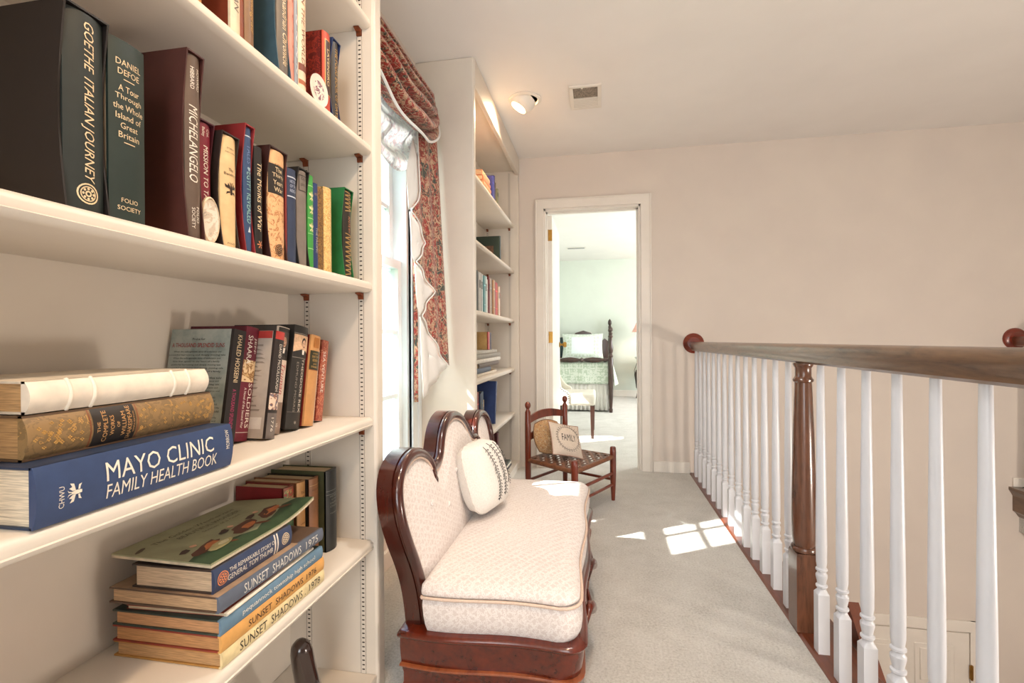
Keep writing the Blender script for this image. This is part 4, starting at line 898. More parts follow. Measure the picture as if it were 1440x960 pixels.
# cascade: folded tail with zigzag hem.  z of the leading edge for each pleat
def casc_x(z, y): 
    k = (CZT - z) / 1.4
    return -.825 + .070 * k + .007 * math.sin((y - 2.0) * 42)
ZIG = [(2.13, 2.25), (2.106, 1.862), (2.10, 1.685), (1.975, 1.565), (2.135, 1.453), (1.992, 1.345), (2.198, 1.235), (2.01, 1.111), (2.135, 1.021), (2.342, .872)]
def edge_y(z):
    for (ya, za), (yb_, zb) in zip(ZIG[:-1], ZIG[1:]):
        if zb <= z <= za: return ya + (yb_ - ya) * (za - z) / (za - zb)
    return ZIG[-1][0]
YR = 2.352
def casc(u, v):
    z = 2.245 + (.876 - 2.245) * v; y0 = edge_y(z); y = y0 + (YR - y0) * u
    return (casc_x(z, y), y, z)
MB().grid(casc, 24, 110).build('cascade', M_FLORAL, cur, smooth=180, world=True, solid=.0025)
ep = [casc(0, k / 160) for k in range(161)]
MB().tube([(p[0] + .002, p[1] - .002, p[2]) for p in ep], .003, 6).build('cascade_piping', M_WLINING, cur, smooth=60, world=True)
def casc_l(z, y, off): return casc_x(z, y) - off
WL = [[(2.03, 1.90), (2.11, 1.862), (2.105, 1.685), (1.972, 1.565), (1.965, 1.72)], [(1.978, 1.56), (2.14, 1.453), (1.994, 1.345), (1.978, 1.38)], [(1.994, 1.34), (2.205, 1.235), (2.012, 1.111), (1.994, 1.15)], [(2.008, 1.11), (2.14, 1.021), (2.346, .870), (2.003, .75)]]
for k, poly in enumerate(WL):
    cy_, cz_ = sum(p[0] for p in poly) / len(poly), sum(p[1] for p in poly) / len(poly)
    mb = MB(); n = 8; per = []
    for a, b_ in zip(poly, poly[1:] + poly[:1]):
        for j in range(n): per.append((a[0] + (b_[0] - a[0]) * j / n, a[1] + (b_[1] - a[1]) * j / n))
    rings = [[(casc_l(cz_ + (z - cz_) * s, cy_ + (y - cy_) * s, .008), cy_ + (y - cy_) * s, cz_ + (z - cz_) * s) for y, z in per] for s in (1, .75, .5, .25, .02)]
    mb.loft(rings, cap=False); mb.build('white_lining', M_WLINING, cur, smooth=180, world=True, solid=.002)
# back edge of the hanging against the casing
def backstrip(u, v):
    z = 2.0 + (.70 - 2.0) * v; return (-.898 + .014 * math.sin(u * 6), 2.255 + .055 * u, z)
MB().grid(backstrip, 8, 30).build('return_strip', M_FLORAL, cur, smooth=180, world=True, solid=.003)

# ================================================================== SETTEE
SY0, SY1, SXB, SXF = 1.258, 2.342, -.546, -.048
YC = (SY0 + SY1) / 2
def outline(off=0, n=14):
    pts = []
    xb, xf, y0, y1 = SXB - off * .3, SXF + off, SY0 - off, SY1 + off; r = .055
    pts.append((xb, y0)); 
    for j in range(1, n): pts.append((xb + (xf - r - xb) * j / n, y0 - .008 * math.sin(math.pi * 2 * j / n)))
    for j in range(6): a = -math.pi / 2 + math.pi / 2 * j / 5; pts.append((xf - r + r * math.cos(a), y0 + r + r * math.sin(a)))
    m = 26
    for j in range(1, m): y = y0 + r + (y1 - y0 - 2 * r) * j / m; pts.append((xf + .006 * (math.cos(2 * math.pi * 2 * j / m) - 1), y))
    for j in range(6): a = math.pi / 2 * j / 5; pts.append((xf - r + r * math.cos(a), y1 - r + r * math.sin(a)))
    for j in range(1, n): pts.append((xf - r + (xb - xf + r) * j / n, y1))
    pts.append((xb, y1))
    return pts
se = thing('settee', 'small antique settee with ivory damask seat and carved mahogany frame', 'settee', ((SXB + SXF) / 2, YC, 0))
def ring(off, z): return [(x, y, z) for x, y in outline(off)]
MB().loft([ring(-.004, .113), ring(-.001, .13), ring(.002, .16), ring(.001, .186)]).build('apron', M_MAHO, se, smooth=40, world=True)
MB().loft([ring(.004, .186), ring(.011, .189), ring(.014, .196), ring(.011, .203), ring(.002, .206)]).build('top_moulding', M_MAHO, se, smooth=50, world=True)
MB().loft([ring(-.001, .104), ring(.005, .106), ring(.006, .1095), ring(.003, .113)]).build('lower_bead', wood('#6a2412', '#a2552e', 'y', .3, 9, 'mahogany_light', .5), se, smooth=50, world=True)
MB().loft([ring(.004, .012), ring(.0, .03), ring(-.012, .055), ring(-.012, .08), ring(-.004, .104)]).build('lower_apron', M_MAHO, se, smooth=50, world=True)
for (fx, fy) in ((SXF - .06, SY0 + .06), (SXF - .06, SY1 - .06), (SXB + .05, SY0 + .06), (SXB + .05, SY1 - .06)):
    MB().lathe([(.018, 0), (.026, .006), (.028, .02), (.020, .035), (.030, .05), (.034, .07)], (fx, fy, 0), 14).build('foot', M_MAHOZ, se, smooth=50, world=True)
# carved leaf scrolls on the seat rail
for (ya, yb_) in ((1.44, 1.66), (1.72, 1.98)):
    n = 14; path = [(SXF + .004 + .016 * math.sin(math.pi * k / n), ya + (yb_ - ya) * k / n, .155 + .03 * math.sin(2 * math.pi * k / n)) for k in range(n + 1)]
    MB().tube(path, [.004 + .012 * math.sin(math.pi * k / n) for k in range(n + 1)], 10).build('carved_scroll', M_MAHO, se, smooth=60, world=True)
def inset(off, z, s=1.0, dz=None):
    out = []; cx, cy = (SXB + SXF) / 2, YC
    for x, y in outline(off):
        x = max(x, -.470 + .3 * (z - .206) * -.5); out.append((cx + (x - cx) * s, cy + (y - cy) * s, z))
    return out
cu = MB().loft([inset(-.012, .206), inset(-.004, .225), inset(-.001, .25), inset(-.004, .28), inset(-.012, .298)])
cu.build('seat_boxing', M_SEAT, se, smooth=60, world=True)
cu = MB().loft([inset(-.013, .299), inset(-.007, .306), inset(-.008, .314), inset(-.02, .326), inset(-.02, .335, .93), inset(-.02, .342, .82), inset(-.02, .347, .65), inset(-.02, .35, .4), inset(-.02, .351, .1)])
cu.build('seat_cushion', M_SEAT, se, smooth=180, world=True)
pth = inset(-.003, .299); MB().tube(pth + [pth[0]], .0042, 8).build('seat_piping', M_PIPING, se, smooth=60, world=True)
# back
def rx(z): return -.490 - .16 * (z - .2)
half = [(1.300, .207), (1.306, .26), (1.303, .32), (1.287, .38), (1.258, .45), (1.240, .52), (1.242, .575), (1.262, .615), (1.30, .642), (1.35, .657), (1.405, .659), (1.455, .645), (1.497, .620), (1.520, .588), (1.522, .558), (1.512, .545)]
centre = [(1.505, .556), (1.512, .575), (1.535, .583), (1.565, .583), (1.600, .596), (1.628, .625), (1.652, .655), (1.685, .682), (1.73, .702), (1.775, .711)]
def smooth_path(p, it=2):
    for _ in range(it):
        q_ = [p[0]]
        for a, b_ in zip(p[:-1], p[1:]): q_ += [(a[0] * .75 + b_[0] * .25, a[1] * .75 + b_[1] * .25), (a[0] * .25 + b_[0] * .75, a[1] * .25 + b_[1] * .75)]
        q_.append(p[-1]); p = q_
    return p
mir = lambda p: [(2 * YC - y, z) for y, z in p]
P1 = smooth_path(half); P2 = smooth_path(centre + [(YC, .713)] + mir(centre)[::-1]); P3 = mir(P1)
def mould(name, P, r):
    n = len(P); rad = [r * (.55 + .45 * min(1, min(k, n - 1 - k) / 6)) if name != 'x' else r for k in range(n)]
    MB().tube([(rx(z) + .004, y, z) for y, z in P], r, 10).build(name, M_MAHOZ, se, smooth=60, world=True)
mould('frame_moulding', P1, .0165); mould('frame_moulding', P2, .0165); mould('frame_moulding', P3, .0165)
for (y, z) in (P1[-1], P2[0], P2[-1], P3[-1]): MB().ell((rx(z) + .006, y, z), (.019, .019, .021)).build('scroll_end', M_MAHOZ, se, smooth=60, world=True)
# board behind: offset outline
top_poly = [p for p in P1 if True][:-8] + P2[10:-10] + mir(P1[:-8])[::-1]
def offset_poly(P, d):
    out = []; n = len(P)
    for i, p in enumerate(P):
        a, b_ = P[max(i - 1, 0)], P[min(i + 1, n - 1)]; tx, ty = b_[0] - a[0], b_[1] - a[1]; L = math.hypot(tx, ty) or 1
        out.append((p[0] - ty / L * d, p[1] + tx / L * d))
    return out
OP = offset_poly(top_poly, .016)
OP[0] = (OP[0][0], .206); OP[-1] = (OP[-1][0], .206)
mb = MB(); n = len(OP)
fr_ = [(rx(z) - .006, y, z) for y, z in OP]; bk_ = [(rx(z) - .050, y, z) for y, z in OP]
inn = offset_poly(top_poly, -.012); inn[0] = (inn[0][0], .206); inn[-1] = (inn[-1][0], .206)
fi = [(rx(z) - .006, y, z) for y, z in inn]; bi = [(rx(z) - .050, y, z) for y, z in inn]
vs = fr_ + bk_ + fi + bi; fs = []
for i in range(n - 1):
    fs += [(i, i + 1, n + i + 1, n + i), (2*n + i, 3*n + i, 3*n + i + 1, 2*n + i + 1), (i, 2*n + i, 2*n + i + 1, i + 1), (n + i, n + i + 1, 3*n + i + 1, 3*n + i)]
fs += [(0, n, 3*n, 2*n), (n - 1, 3*n - 1, 4*n - 1, 2*n - 1)]
mb.add(vs, fs).build('back_frame', M_MAHOZ, se, smooth=50, world=True, fix=True)
# upholstered panel: scan columns under the moulding
TP = [(y, z) for y, z in P1 if y > 1.262 and z > .5] + P2 + [(2 * YC - y, z) for y, z in P1 if y > 1.262 and z > .5]
def top_z(y):
    c = [z for (ya, z) in TP if abs(ya - y) < .016]
    return (max(c) if c else .6) - .008
def uph(front):
    def fn(u, v):
        y = 1.250 + (2 * YC - 2.50) * u; zt = top_z(y) if 1.262 < y < 2 * YC - 1.262 else .57
        z = .207 + (zt - .207) * v
        # keep inside the side moulding
        side = min((yy for yy, zz in P1 if zz < .6 and abs(zz - z) < .03), default=1.25)
        yy = min(max(y, side + .002), 2 * YC - side - .002)
        e = min(1, 5 * min(u, 1 - u)) * min(1, 5 * min(v + .15, 1 - v))
        x = rx(z) - .004 + (.030 * e ** .6 if front else -.044)
        return (x, yy, z)
    return fn
MB().grid(uph(True), 90, 40).build('back_upholstery', M_SEAT, se, smooth=180, world=True)
MB().grid(uph(False), 30, 14).build('back_cloth', plain('#b9a48e', .9, var=.08, scale=200, name='back_cloth'), se, smooth=180, world=True)
for (y, z) in ((1.43, .50), (1.57, .45), (1.70, .53), (YC, .45), (1.90, .53), (2.03, .45), (2.17, .50)):
    MB().ell((rx(z) + .026, y, z), (.006, .010, .010), 10, 6).build('button', M_SEAT, se, smooth=60, world=True)
gp = [(rx(z) + .012, y, z) for y, z in offset_poly(P1, -.014)]
MB().tube(gp, .0035, 6).build('back_piping', M_PIPING, se, smooth=60, world=True)
MB().tube([(rx(z) + .012, y, z) for y, z in offset_poly(P2, -.014)], .0035, 6).build('back_piping', M_PIPING, se, smooth=60, world=True)

# settee pillow ---------------------------------------------------------------
def pillow_pts(w, h, th, n=18, p=.35, pinch=.06, rnd=0):
    def fn(sg):
        def g(u, v):
            a, b_ = 2 * u - 1, 2 * v - 1
            x, z = a * w / 2, b_ * h / 2
            if rnd:
                m_ = max(abs(a), abs(b_)) or 1e-6; q_ = (abs(a) ** rnd + abs(b_) ** rnd) ** (1 / rnd) or 1e-6; x *= m_ / q_; z *= m_ / q_
            kx = 1 - pinch * (1 - b_ * b_) * abs(a); kz = 1 - pinch * (1 - a * a) * abs(b_)
            prof = (max(0, (1 - a * a)) ** p * max(0, (1 - b_ * b_)) ** p) if not rnd else max(0, 1 - max(abs(a), abs(b_)) ** 2.6) ** p
            return (x * kx, sg * th / 2 * prof, z * kz)
        return g
    return fn
def pillow(label, loc, rot, w, h, th, mat, name='pillow', piping=None, p=.45, group=None, cat='pillow', rnd=0):
    r = thing(name, label, cat, loc, rot, group)
    f = pillow_pts(w, h, th, p=p, rnd=rnd); mb = MB(); n = 20
    mb.grid(lambda u, v: f(-1)(u, v), n, n); mb.grid(lambda u, v: f(1)(1 - u, v), n, n)
    mb.build('cover', mat, r, smooth=180)
    if piping:
        ed = [f(1)(k / 20, 0) for k in range(20)] + [f(1)(1, k / 20) for k in range(20)] + [f(1)(1 - k / 20, 1) for k in range(20)] + [f(1)(0, 1 - k / 20) for k in range(21)]
        MB().tube(ed, .003, 6).build('piping', piping, r, smooth=60)
    return r, f
# front of a pillow is local -y
def sprig(mb, f, path, leaf=.012, n=16):
    pts = []
    for k in range(n + 1):
        s = k / n * (len(path) - 1); i = min(int(s), len(path) - 2); q_ = s - i
        pts.append((path[i][0] + (path[i+1][0] - path[i][0]) * q_, path[i][1] + (path[i+1][1] - path[i][1]) * q_))
    P = [Vector(f(-1)(u, v)) + Vector((0, -.0012, 0)) for u, v in pts]
    mb.tube(P, .0011, 5)
    for k in range(1, n):
        t = (P[k+1] - P[k-1]).normalized(); sd = Vector((t.z, 0, -t.x))
        for sg in (1, -1):
            c = P[k] + sd * sg * leaf * .75 + t * leaf * .35; d = (sd * sg * .85 + t * .5).normalized(); q_ = Vector((-d.z, 0, d.x))
            vs = [c - d * leaf * .5, c + q_ * leaf * .2, c + d * leaf * .5, c - q_ * leaf * .2]
            # settle leaves on the cover
            out = []
            for p_ in vs: out.append((p_.x, p_.y - .0008, p_.z))
            mb.add(out, [(0, 1, 2, 3)])
pw, pf = pillow('white pillow with dark embroidered fern sprigs propped on the settee back', (-.441, 1.80, .488), (R(-17), 0, R(76)), .262, .275, .145, M_PILLOW, piping=plain('#ded8d0', .8, name='piping_white'), p=.45, rnd=3.2)
mb = MB()
sprig(mb, pf, [(.36, .90), (.42, .6), (.44, .35), (.40, .12)], .013, 18)
sprig(mb, pf, [(.52, .93), (.62, .65), (.64, .40), (.58, .15)], .013, 18)
sprig(mb, pf, [(.70, .92), (.82, .7), (.84, .45), (.78, .25)], .012, 16)
o = mb.build('embroidery', M_THREAD, pw); o['kind'] = 'stuff'

# ================================================================== LADDER BACK CHAIR
A, B, C_, D_ = Vector((-.432, 2.915, 0)), Vector((-.139, 2.683, 0)), Vector((.079, 3.083, 0)), Vector((-.232, 3.262, 0))
ch = thing('ladder_back_chair', 'small cherry ladder-back chair with woven splint seat by the doorway', 'chair', (-.18, 2.98, 0))
for P_ in (A, D_):
    MB().lathe([(.012, 0), (.016, .08), (.018, .2), (.0185, .45), (.017, .565), (.010, .578), (.009, .584), (.016, .594), (.0185, .606), (.016, .618), (.008, .626), (.001, .628)], tuple(P_), 14).build('back_post', M_CHERRY, ch, smooth=40, world=True)
for P_ in (B, C_):
    MB().lathe([(.011, 0), (.015, .07), (.019, .16), (.0195, .30), (.018, .328), (.014, .335), (.001, .337)], tuple(P_), 14).build('leg', M_CHERRY, ch, smooth=40, world=True)
def rail(name, p, q_, z0, z1, r, mat=M_CHERRY): MB().tube([(p.x, p.y, z0), ((p.x + q_.x) / 2, (p.y + q_.y) / 2, (z0 + z1) / 2), (q_.x, q_.y, z1)], r, 10).build(name, mat, ch, smooth=50, world=True)
rail('stretcher', A, B, .13, .13, .009); rail('stretcher', D_, C_, .13, .13, .009); rail('stretcher', B, C_, .17, .17, .010); rail('stretcher', A, D_, .15, .15, .009); rail('stretcher', B, C_, .10, .10, .009)
back_n = Vector((-(D_ - A).y, (D_ - A).x, 0)).normalized() * 1
def slat(z0, z1, arch):
    n = 12; vs = []; fs = []
    for k in range(n + 1):
        s = k / n; c = A.lerp(D_, s) + back_n * (.022 * 4 * s * (1 - s)); e = back_n * .005
        zt = z1 + arch * 4 * s * (1 - s)
        for p_, z in ((c - e, z0 + arch * .6 * 4 * s * (1 - s)), (c + e, z0 + arch * .6 * 4 * s * (1 - s)), (c + e, zt), (c - e, zt)): vs.append((p_.x, p_.y, z))
    for k in range(n):
        for j in range(4): fs.append((4*k + j, 4*k + (j + 1) % 4, 4*k + 4 + (j + 1) % 4, 4*k + 4 + j))
    fs += [(0, 1, 2, 3), (4*n + 3, 4*n + 2, 4*n + 1, 4*n)]
    MB().add(vs, fs).build('slat', M_CHERRY, ch, smooth=40, world=True, fix=True)
slat(.488, .525, .035); slat(.385, .425, .022)
M_SPLINT = wood('#4e2a1a', '#8a5638', 'x', .5, 60, 'splint', .1); M_SPLINT2 = wood('#33221c', '#6e4834', 'y', .5, 60, 'splint_dark', .1)
ZS = .272
for p, q_, nm in ((A, B, 1), (D_, C_, 1), (A, D_, 2), (B, C_, 2)): rail('seat_rail', p, q_, ZS, ZS, .0135, M_SPLINT)
def bil(u, v): a = A.lerp(B, u); b_ = D_.lerp(C_, u); return a.lerp(b_, v)      # u: back->front, v: near->far
NS = 11
def weave(name, along_u, mat):
    mb = MB()
    for i in range(NS):
        c0 = (i + .12) / NS; c1 = (i + .88) / NS; n = NS * 3; vs = []; fs = []
        for k in range(n + 1):
            s = k / n; ph = math.cos(math.pi * s * NS) * (1 if i % 2 == 0 else -1) * (1 if along_u else -1)
            z = ZS + .011 + .0028 * ph
            for c in (c0, c1):
                p_ = bil(s, c) if along_u else bil(c, s); vs += [(p_.x, p_.y, z), (p_.x, p_.y, z - .0018)]
        for k in range(n):
            a = 4 * k; fs += [(a, a + 2, a + 6, a + 4), (a + 1, a + 5, a + 7, a + 3), (a, a + 4, a + 5, a + 1), (a + 2, a + 3, a + 7, a + 6)]
        mb.add(vs, fs)
    o = mb.build(name, mat, ch, world=True); o['kind'] = 'stuff'
weave('woven_seat', True, M_SPLINT); weave('woven_seat', False, M_SPLINT2)
# cushions on the chair
fc, ff = pillow('small ecru cushion with a leaf wreath and word embroidered, on the chair', (-.205, 2.945, .395), (R(-34), R(14), R(38)), .225, .215, .07, M_LINEN, name='cushion', piping=plain('#b08a78', .8, name='piping_rose'), p=.5, group='cushions on the ladder-back chair', cat='cushion')
mb = MB(); n = 40
ringp = [(.5 + .36 * math.cos(2 * math.pi * k / n), .5 + .36 * math.sin(2 * math.pi * k / n)) for k in range(n + 1)]
sprig(mb, ff, ringp, .011, 30)
letters(mb, 'FAMILY', lambda a, c: tuple(Vector(ff(-1)(.5 + a, .5 + c)) + Vector((0, -.0012, 0))), .46, .20, 0, 1, .01)
o = mb.build('embroidery', M_THREAD, fc)
M_TAP = print_mat([(0, '#c6a070'), (.46, '#a8744a'), (.53, '#d8bd94'), (.60, '#7d4f30'), (.66, '#c9a87c')], 45, 'tapestry', 2.0, .85)
tc_ = thing('cushion', 'round tan tapestry cushion leaning against the chair slats', 'cushion', (-.318, 3.015, .400), (R(-20), 0, R(40)), 'cushions on the ladder-back chair')
mb = MB(); n = 20
def rc(sg):
    def g(u, v):
        a = 2 * math.pi * u; r_ = v; sq = 1 / max(abs(math.cos(a)), abs(math.sin(a))) ** .35
        rr = .105 * r_ * sq; return (rr * math.cos(a), sg * .040 * (1 - r_ ** 2.4) ** .6, rr * math.sin(a))
    return g
mb.grid(rc(-1), 32, 10); mb.grid(lambda u, v: rc(1)(1 - u, v), 32, 10); mb.build('cover', M_TAP, tc_, smooth=180)
ed = [rc(1)(k / 32, 1) for k in range(33)]; MB().tube(ed, .004, 6).build('piping', plain('#8c6a4c', .8, name='piping_tan'), tc_, smooth=60)

# ================================================================== RAILING
rl = thing('railing', 'balcony railing with white turned balusters, oak handrail and newel', 'railing', (.69, 1.6, .006))
HR = [(-.014, .917), (.014, .917), (.023, .924), (.024, .938), (.030, .949), (.034, .958), (.033, .968), (.027, .977), (.014, .983), (-.014, .983), (-.027, .977), (-.033, .968), (-.034, .958), (-.030, .949), (-.024, .938), (-.023, .924)]
MB().prism([(.69 + a, z) for a, z in HR], 'y', -1.6, D - .02).build('handrail', M_OAK, rl, smooth=35, world=True, fix=True)
MB().lathe([(.075, 0), (.075, -.006), (.068, -.014), (.050, -.018), (.046, -.022), (.001, -.022)], (.69, D, .972), 28, 'y').build('rosette', wood('#4a1409', '#84301a', 'x', .3, 20, 'rosette_wood', .4), rl, smooth=40, world=True, fix=True)
def baluster_mesh():
    mb = MB(); s = .0165; zb = .0
    mb.add([(x * s, y * s, z) for z, k in ((0, 1), (.186, 1)) for x, y in ((-1,-1),(1,-1),(1,1),(-1,1))], [(0,3,2,1),(0,1,5,4),(1,2,6,5),(2,3,7,6),(3,0,4,7)])
    # chamfered shoulder into the round
    n = 16; o = len(mb.v); sq = []
    for k in range(n):
        a = 2 * math.pi * k / n + math.pi / 4; m_ = max(abs(math.cos(a)), abs(math.sin(a))); sq.append((s * math.cos(a) / m_, s * math.sin(a) / m_, .186))
    rings = [sq]
    for r_, z in [(.0138, .197), (.0125, .199), (.0125, .203), (.0165, .208), (.0165, .213), (.012, .217), (.0135, .226), (.0162, .238), (.0165, .246), (.0125, .252), (.0125, .256), (.0165, .260), (.0165, .265), (.0128, .269), (.0152, .285), (.0158, .34), (.0152, .45), (.0138, .60), (.0118, .76), (.0102, .916)]:
        rings.append([(r_ * math.cos(2 * math.pi * k / n + math.pi / 4), r_ * math.sin(2 * math.pi * k / n + math.pi / 4), z) for k in range(n)])
    mb.loft(rings, cap=False); return mb
b0 = baluster_mesh().build('baluster', M_WHITE, rl, smooth=35)
NY, SP = 1.818, .1335
ks = [k for k in range(-16, 15) if k != 0]
for i, k in enumerate(ks):
    o = b0 if i == 0 else b0.copy()
    if i: COL.objects.link(o); o.parent = rl
    o.location = (0, NY + SP * k - rl.location.y, 0)
NX = .69; s = .037
nw = MB(); n = 24
sq = lambda h_, z: [(NX + h_ * math.cos(a) / max(abs(math.cos(a)), abs(math.sin(a))), NY + h_ * math.sin(a) / max(abs(math.cos(a)), abs(math.sin(a))), z) for a in [2 * math.pi * k / n + math.pi / 4 for k in range(n)]]
ci = lambda r_, z: [(NX + r_ * math.cos(2 * math.pi * k / n + math.pi / 4), NY + r_ * math.sin(2 * math.pi * k / n + math.pi / 4), z) for k in range(n)]
newel = nw.loft([sq(s, .0065), sq(s, .258), sq(s * .93, .27)]).build('newel_base', M_OAKZ, rl, smooth=30, world=True)
MB().loft([ci(.034, .270), ci(.040, .274), ci(.041, .282), ci(.038, .288), ci(.033, .290), ci(.0345, .296), ci(.037, .32), ci(.0375, .40), ci(.036, .52), ci(.033, .66), ci(.0285, .80), ci(.0265, .845), ci(.0265, .850), ci(.031, .854), ci(.032, .860), ci(.0275, .866), ci(.025, .872), ci(.025, .900), ci(.029, .906), ci(.031, .911), ci(.031, .9165)]).build('newel_shaft', M_OAKZ, rl, smooth=35, world=True)
# opposite railing: rosette and rail on the far side of the stairwell
rl2 = thing('railing', 'opposite stairwell handrail ending in a round red rosette at the right edge', 'railing', (2.74, 1.6, .001))
MB().prism([(2.74 + a, z + .025) for a, z in HR], 'y', -1.6, D - .02).build('handrail', M_OAKR, rl2, smooth=35, world=True, fix=True)
MB().lathe([(.072, 0), (.072, -.006), (.066, -.014), (.048, -.018), (.044, -.022), (.001, -.022)], (2.74, D, .992), 28, 'y').build('rosette', wood('#4a1409', '#84301a', 'x', .3, 20, 'rosette_wood', .4), rl2, smooth=40, world=True, fix=True)
for k in range(30):
    o = b0.copy(); COL.objects.link(o); o.parent = rl2; o.location = (0, 3.62 - .1335 * k - 1.6, .026 * 0); o.scale = (1, 1, 1.03)

# ================================================================== BEDROOM
bd = thing('bed', 'dark four poster bed with green damask quilt and white ruffle in the bedroom', 'bed', (-.28, 7.6, 0))
BX0, BX1, BF, BH = -.715, .150, 6.80, 8.62
def post(x, y, h, nm):
    pr = [(.022, 0), (.028, .04), (.020, .06), (.024, .10), (.030, .20), (.034, .40), (.036, .62), (.036, .74), (.028, .76), (.036, .78)]
    k = (h - .78); pr += [(.022, .78 + .08 * k), (.034, .78 + .16 * k), (.036, .78 + .28 * k), (.026, .78 + .46 * k), (.022, .78 + .60 * k), (.036, .78 + .66 * k), (.022, .78 + .71 * k), (.030, .78 + .76 * k), (.018, .78 + .80 * k), (.034, .78 + .87 * k), (.028, .78 + .94 * k), (.002, h)]
    MB().lathe(pr, (x, y, 0), 14).build(nm, M_DARKW, bd, smooth=40, world=True)
for x in (BX0, BX1): post(x, BF, 1.19, 'foot_post'); post(x + (.03 if x > 0 else -.05), BH, 1.37, 'head_post')
tp = []; L = BX1 - BX0
MB().lathe([(.018, .03), (.022, .10), (.038, .14), (.022, .18), (.030, .22), (.040, .32), (.026, .42), (.018, .44), (.036, .47), (.018, .50), (.026, .52), (.040, .62), (.030, .72), (.022, .76), (.034, .79), (.018, L - .03)], (BX0, BF, .725), 14, 'x').build('foot_rail', M_DARKW, bd, smooth=40, world=True)
box('side_rail', M_DARKW, bd, BX1 - .02, BX1 + .02, BF, BH, .26, .40, .004, True); box('side_rail', M_DARKW, bd, BX0 - .02, BX0 + .02, BF, BH, .26, .40, .004, True)
hb = [(BX0 - .03, .5), (BX0 - .03, 1.0), (BX0 + .06, 1.06), (BX0 + .12, 1.0), (BX0 + .2, 1.02), (BX0 + .30, 1.13), (-.28, 1.17), (BX1 - .30, 1.13), (BX1 - .2, 1.02), (BX1 - .12, .98), (BX1 - .06, 1.03), (BX1 + .0, .98), (BX1 + .03, .5)]
MB().prism(hb, 'y', BH - .02, BH + .02).build('headboard', M_DARKW, bd, world=True, fix=True, bevel=.006, smooth=40)
box('mattress', M_PILLOW, bd, BX0 + .03, BX1 - .03, BF + .06, BH - .03, .38, .66, .05, True)
def quilt(u, v):
    # cross-section left hang - top - right hang, with ripples
    W_ = BX1 - BX0 + .02; s = u * (W_ + .70) - .35; y = BF + .035 + (BH - .45 - BF) * v
    if s < 0: x = BX0 - .03 - .02 * math.sin(y * 9) + .10 * s * 0; z = .69 + s * .95
    elif s > W_: d_ = s - W_; x = BX1 + .03 + .16 * d_ + .03 * math.sin(y * 8) * d_ * 3; z = .69 - d_ * .95
    else: x = BX0 - .02 + s * (W_ + .02) / W_; z = .69 + .012 * math.sin(math.pi * s / W_)
    return (x, y, z)
MB().grid(quilt, 60, 30).build('quilt', M_QUILT, bd, smooth=60, world=True, solid=.01)
def qfoot(u, v): return (BX0 - .02 + (BX1 - BX0 + .05) * u, BF + .030 + .010 * math.sin(u * 20) * v, .69 - .30 * v)
MB().grid(qfoot, 40, 10).build('quilt_drop', M_QUILT, bd, smooth=180, world=True, solid=.008)
def ruf(u, v): return (BX0 + (BX1 - BX0 + .02) * u, BF + .055 + .014 * math.sin(u * 95) * (.3 + v), .42 - .40 * v)
MB().grid(ruf, 160, 6).build('dust_ruffle', M_PILLOW, bd, smooth=180, world=True, solid=.003)
def ruf2(u, v): return (BX1 + .012 + .014 * math.sin(u * 190) * (.3 + v), BF + .06 + (BH - BF - .1) * u, .42 - .40 * v)
MB().grid(ruf2, 240, 6).build('dust_ruffle', M_PILLOW, bd, smooth=180, world=True, solid=.003)
sham, _ = pillow('white pillow sham with pale green scroll border on the bed', (-.285, 8.36, .90), (R(-14), 0, 0), .70, .44, .16, damask('#c9d5c4', '#e6ebe6', 'sham_cloth', 16, .2), p=.5)
def shamc(u, v): a, b_ = .5 + (u - .5) * .55, .5 + (v - .5) * .68; q_ = _(-1)(a, b_); return (q_[0], q_[1] - .004, q_[2])
MB().grid(shamc, 12, 12).build('centre_panel', plain('#e9f0f2', .8, var=.02, scale=100, name='sham_white'), sham, smooth=180)
pb, _2 = pillow('dark blue pillow half hidden behind the white sham', (-.56, 8.49, .88), (R(-14), 0, R(-6)), .34, .36, .12, plain('#3a4a4c', .8, var=.3, scale=60, name='blue_cloth'), p=.5)

pc = thing('parsons_chair', 'cream upholstered chair with nailhead trim beyond the doorway', 'chair', (-.28, 5.23, 0))
M_UPH = plain('#dfd9cc', .6, var=.04, scale=150, bmp=.15, name='cream_upholstery')
PX0, PX1, PY0, PY1 = -.50, -.045, 4.945, 5.50
for (x, y) in ((PX1 - .03, PY0 + .03), (PX1 - .03, PY1 - .03), (PX0 + .06, PY0 + .03), (PX0 + .06, PY1 - .03)):
    MB().loft([[(x + a * .014, y + b_ * .014, 0) for a, b_ in ((-1,-1),(1,-1),(1,1),(-1,1))], [(x + a * .021, y + b_ * .021, .335) for a, b_ in ((-1,-1),(1,-1),(1,1),(-1,1))]]).build('leg', M_DARKW, pc, world=True)
MB().box(PX0 + .08, PX1, PY0, PY1, .335, .45).build('seat', M_UPH, pc, world=True, bevel=.025, smooth=60)
bp = [(PX0 + .20, .335), (PX0 + .20, .47), (PX0 + .13, .50), (PX0 + .08, .56), (PX0 + .03, .68), (PX0 - .02, .90), (PX0 - .09, .90), (PX0 - .04, .60), (PX0 + .0, .335)]
for (ya, yb_) in ((PY0 - .012, PY0 + .035), (PY1 - .035, PY1 + .012)): MB().prism(smooth_path(bp + [bp[0]], 1)[:-1], 'y', ya, yb_).build('wing', M_UPH, pc, world=True, fix=True, bevel=.008, smooth=50)
MB().prism([(PX0 + .0, .335), (PX0 + .10, .335), (PX0 + .06, .60), (PX0 + .0, .90), (PX0 - .09, .90), (PX0 - .05, .6)], 'y', PY0 + .036, PY1 - .036).build('backrest', M_UPH, pc, world=True, fix=True, bevel=.012, smooth=50)
nh = MB()
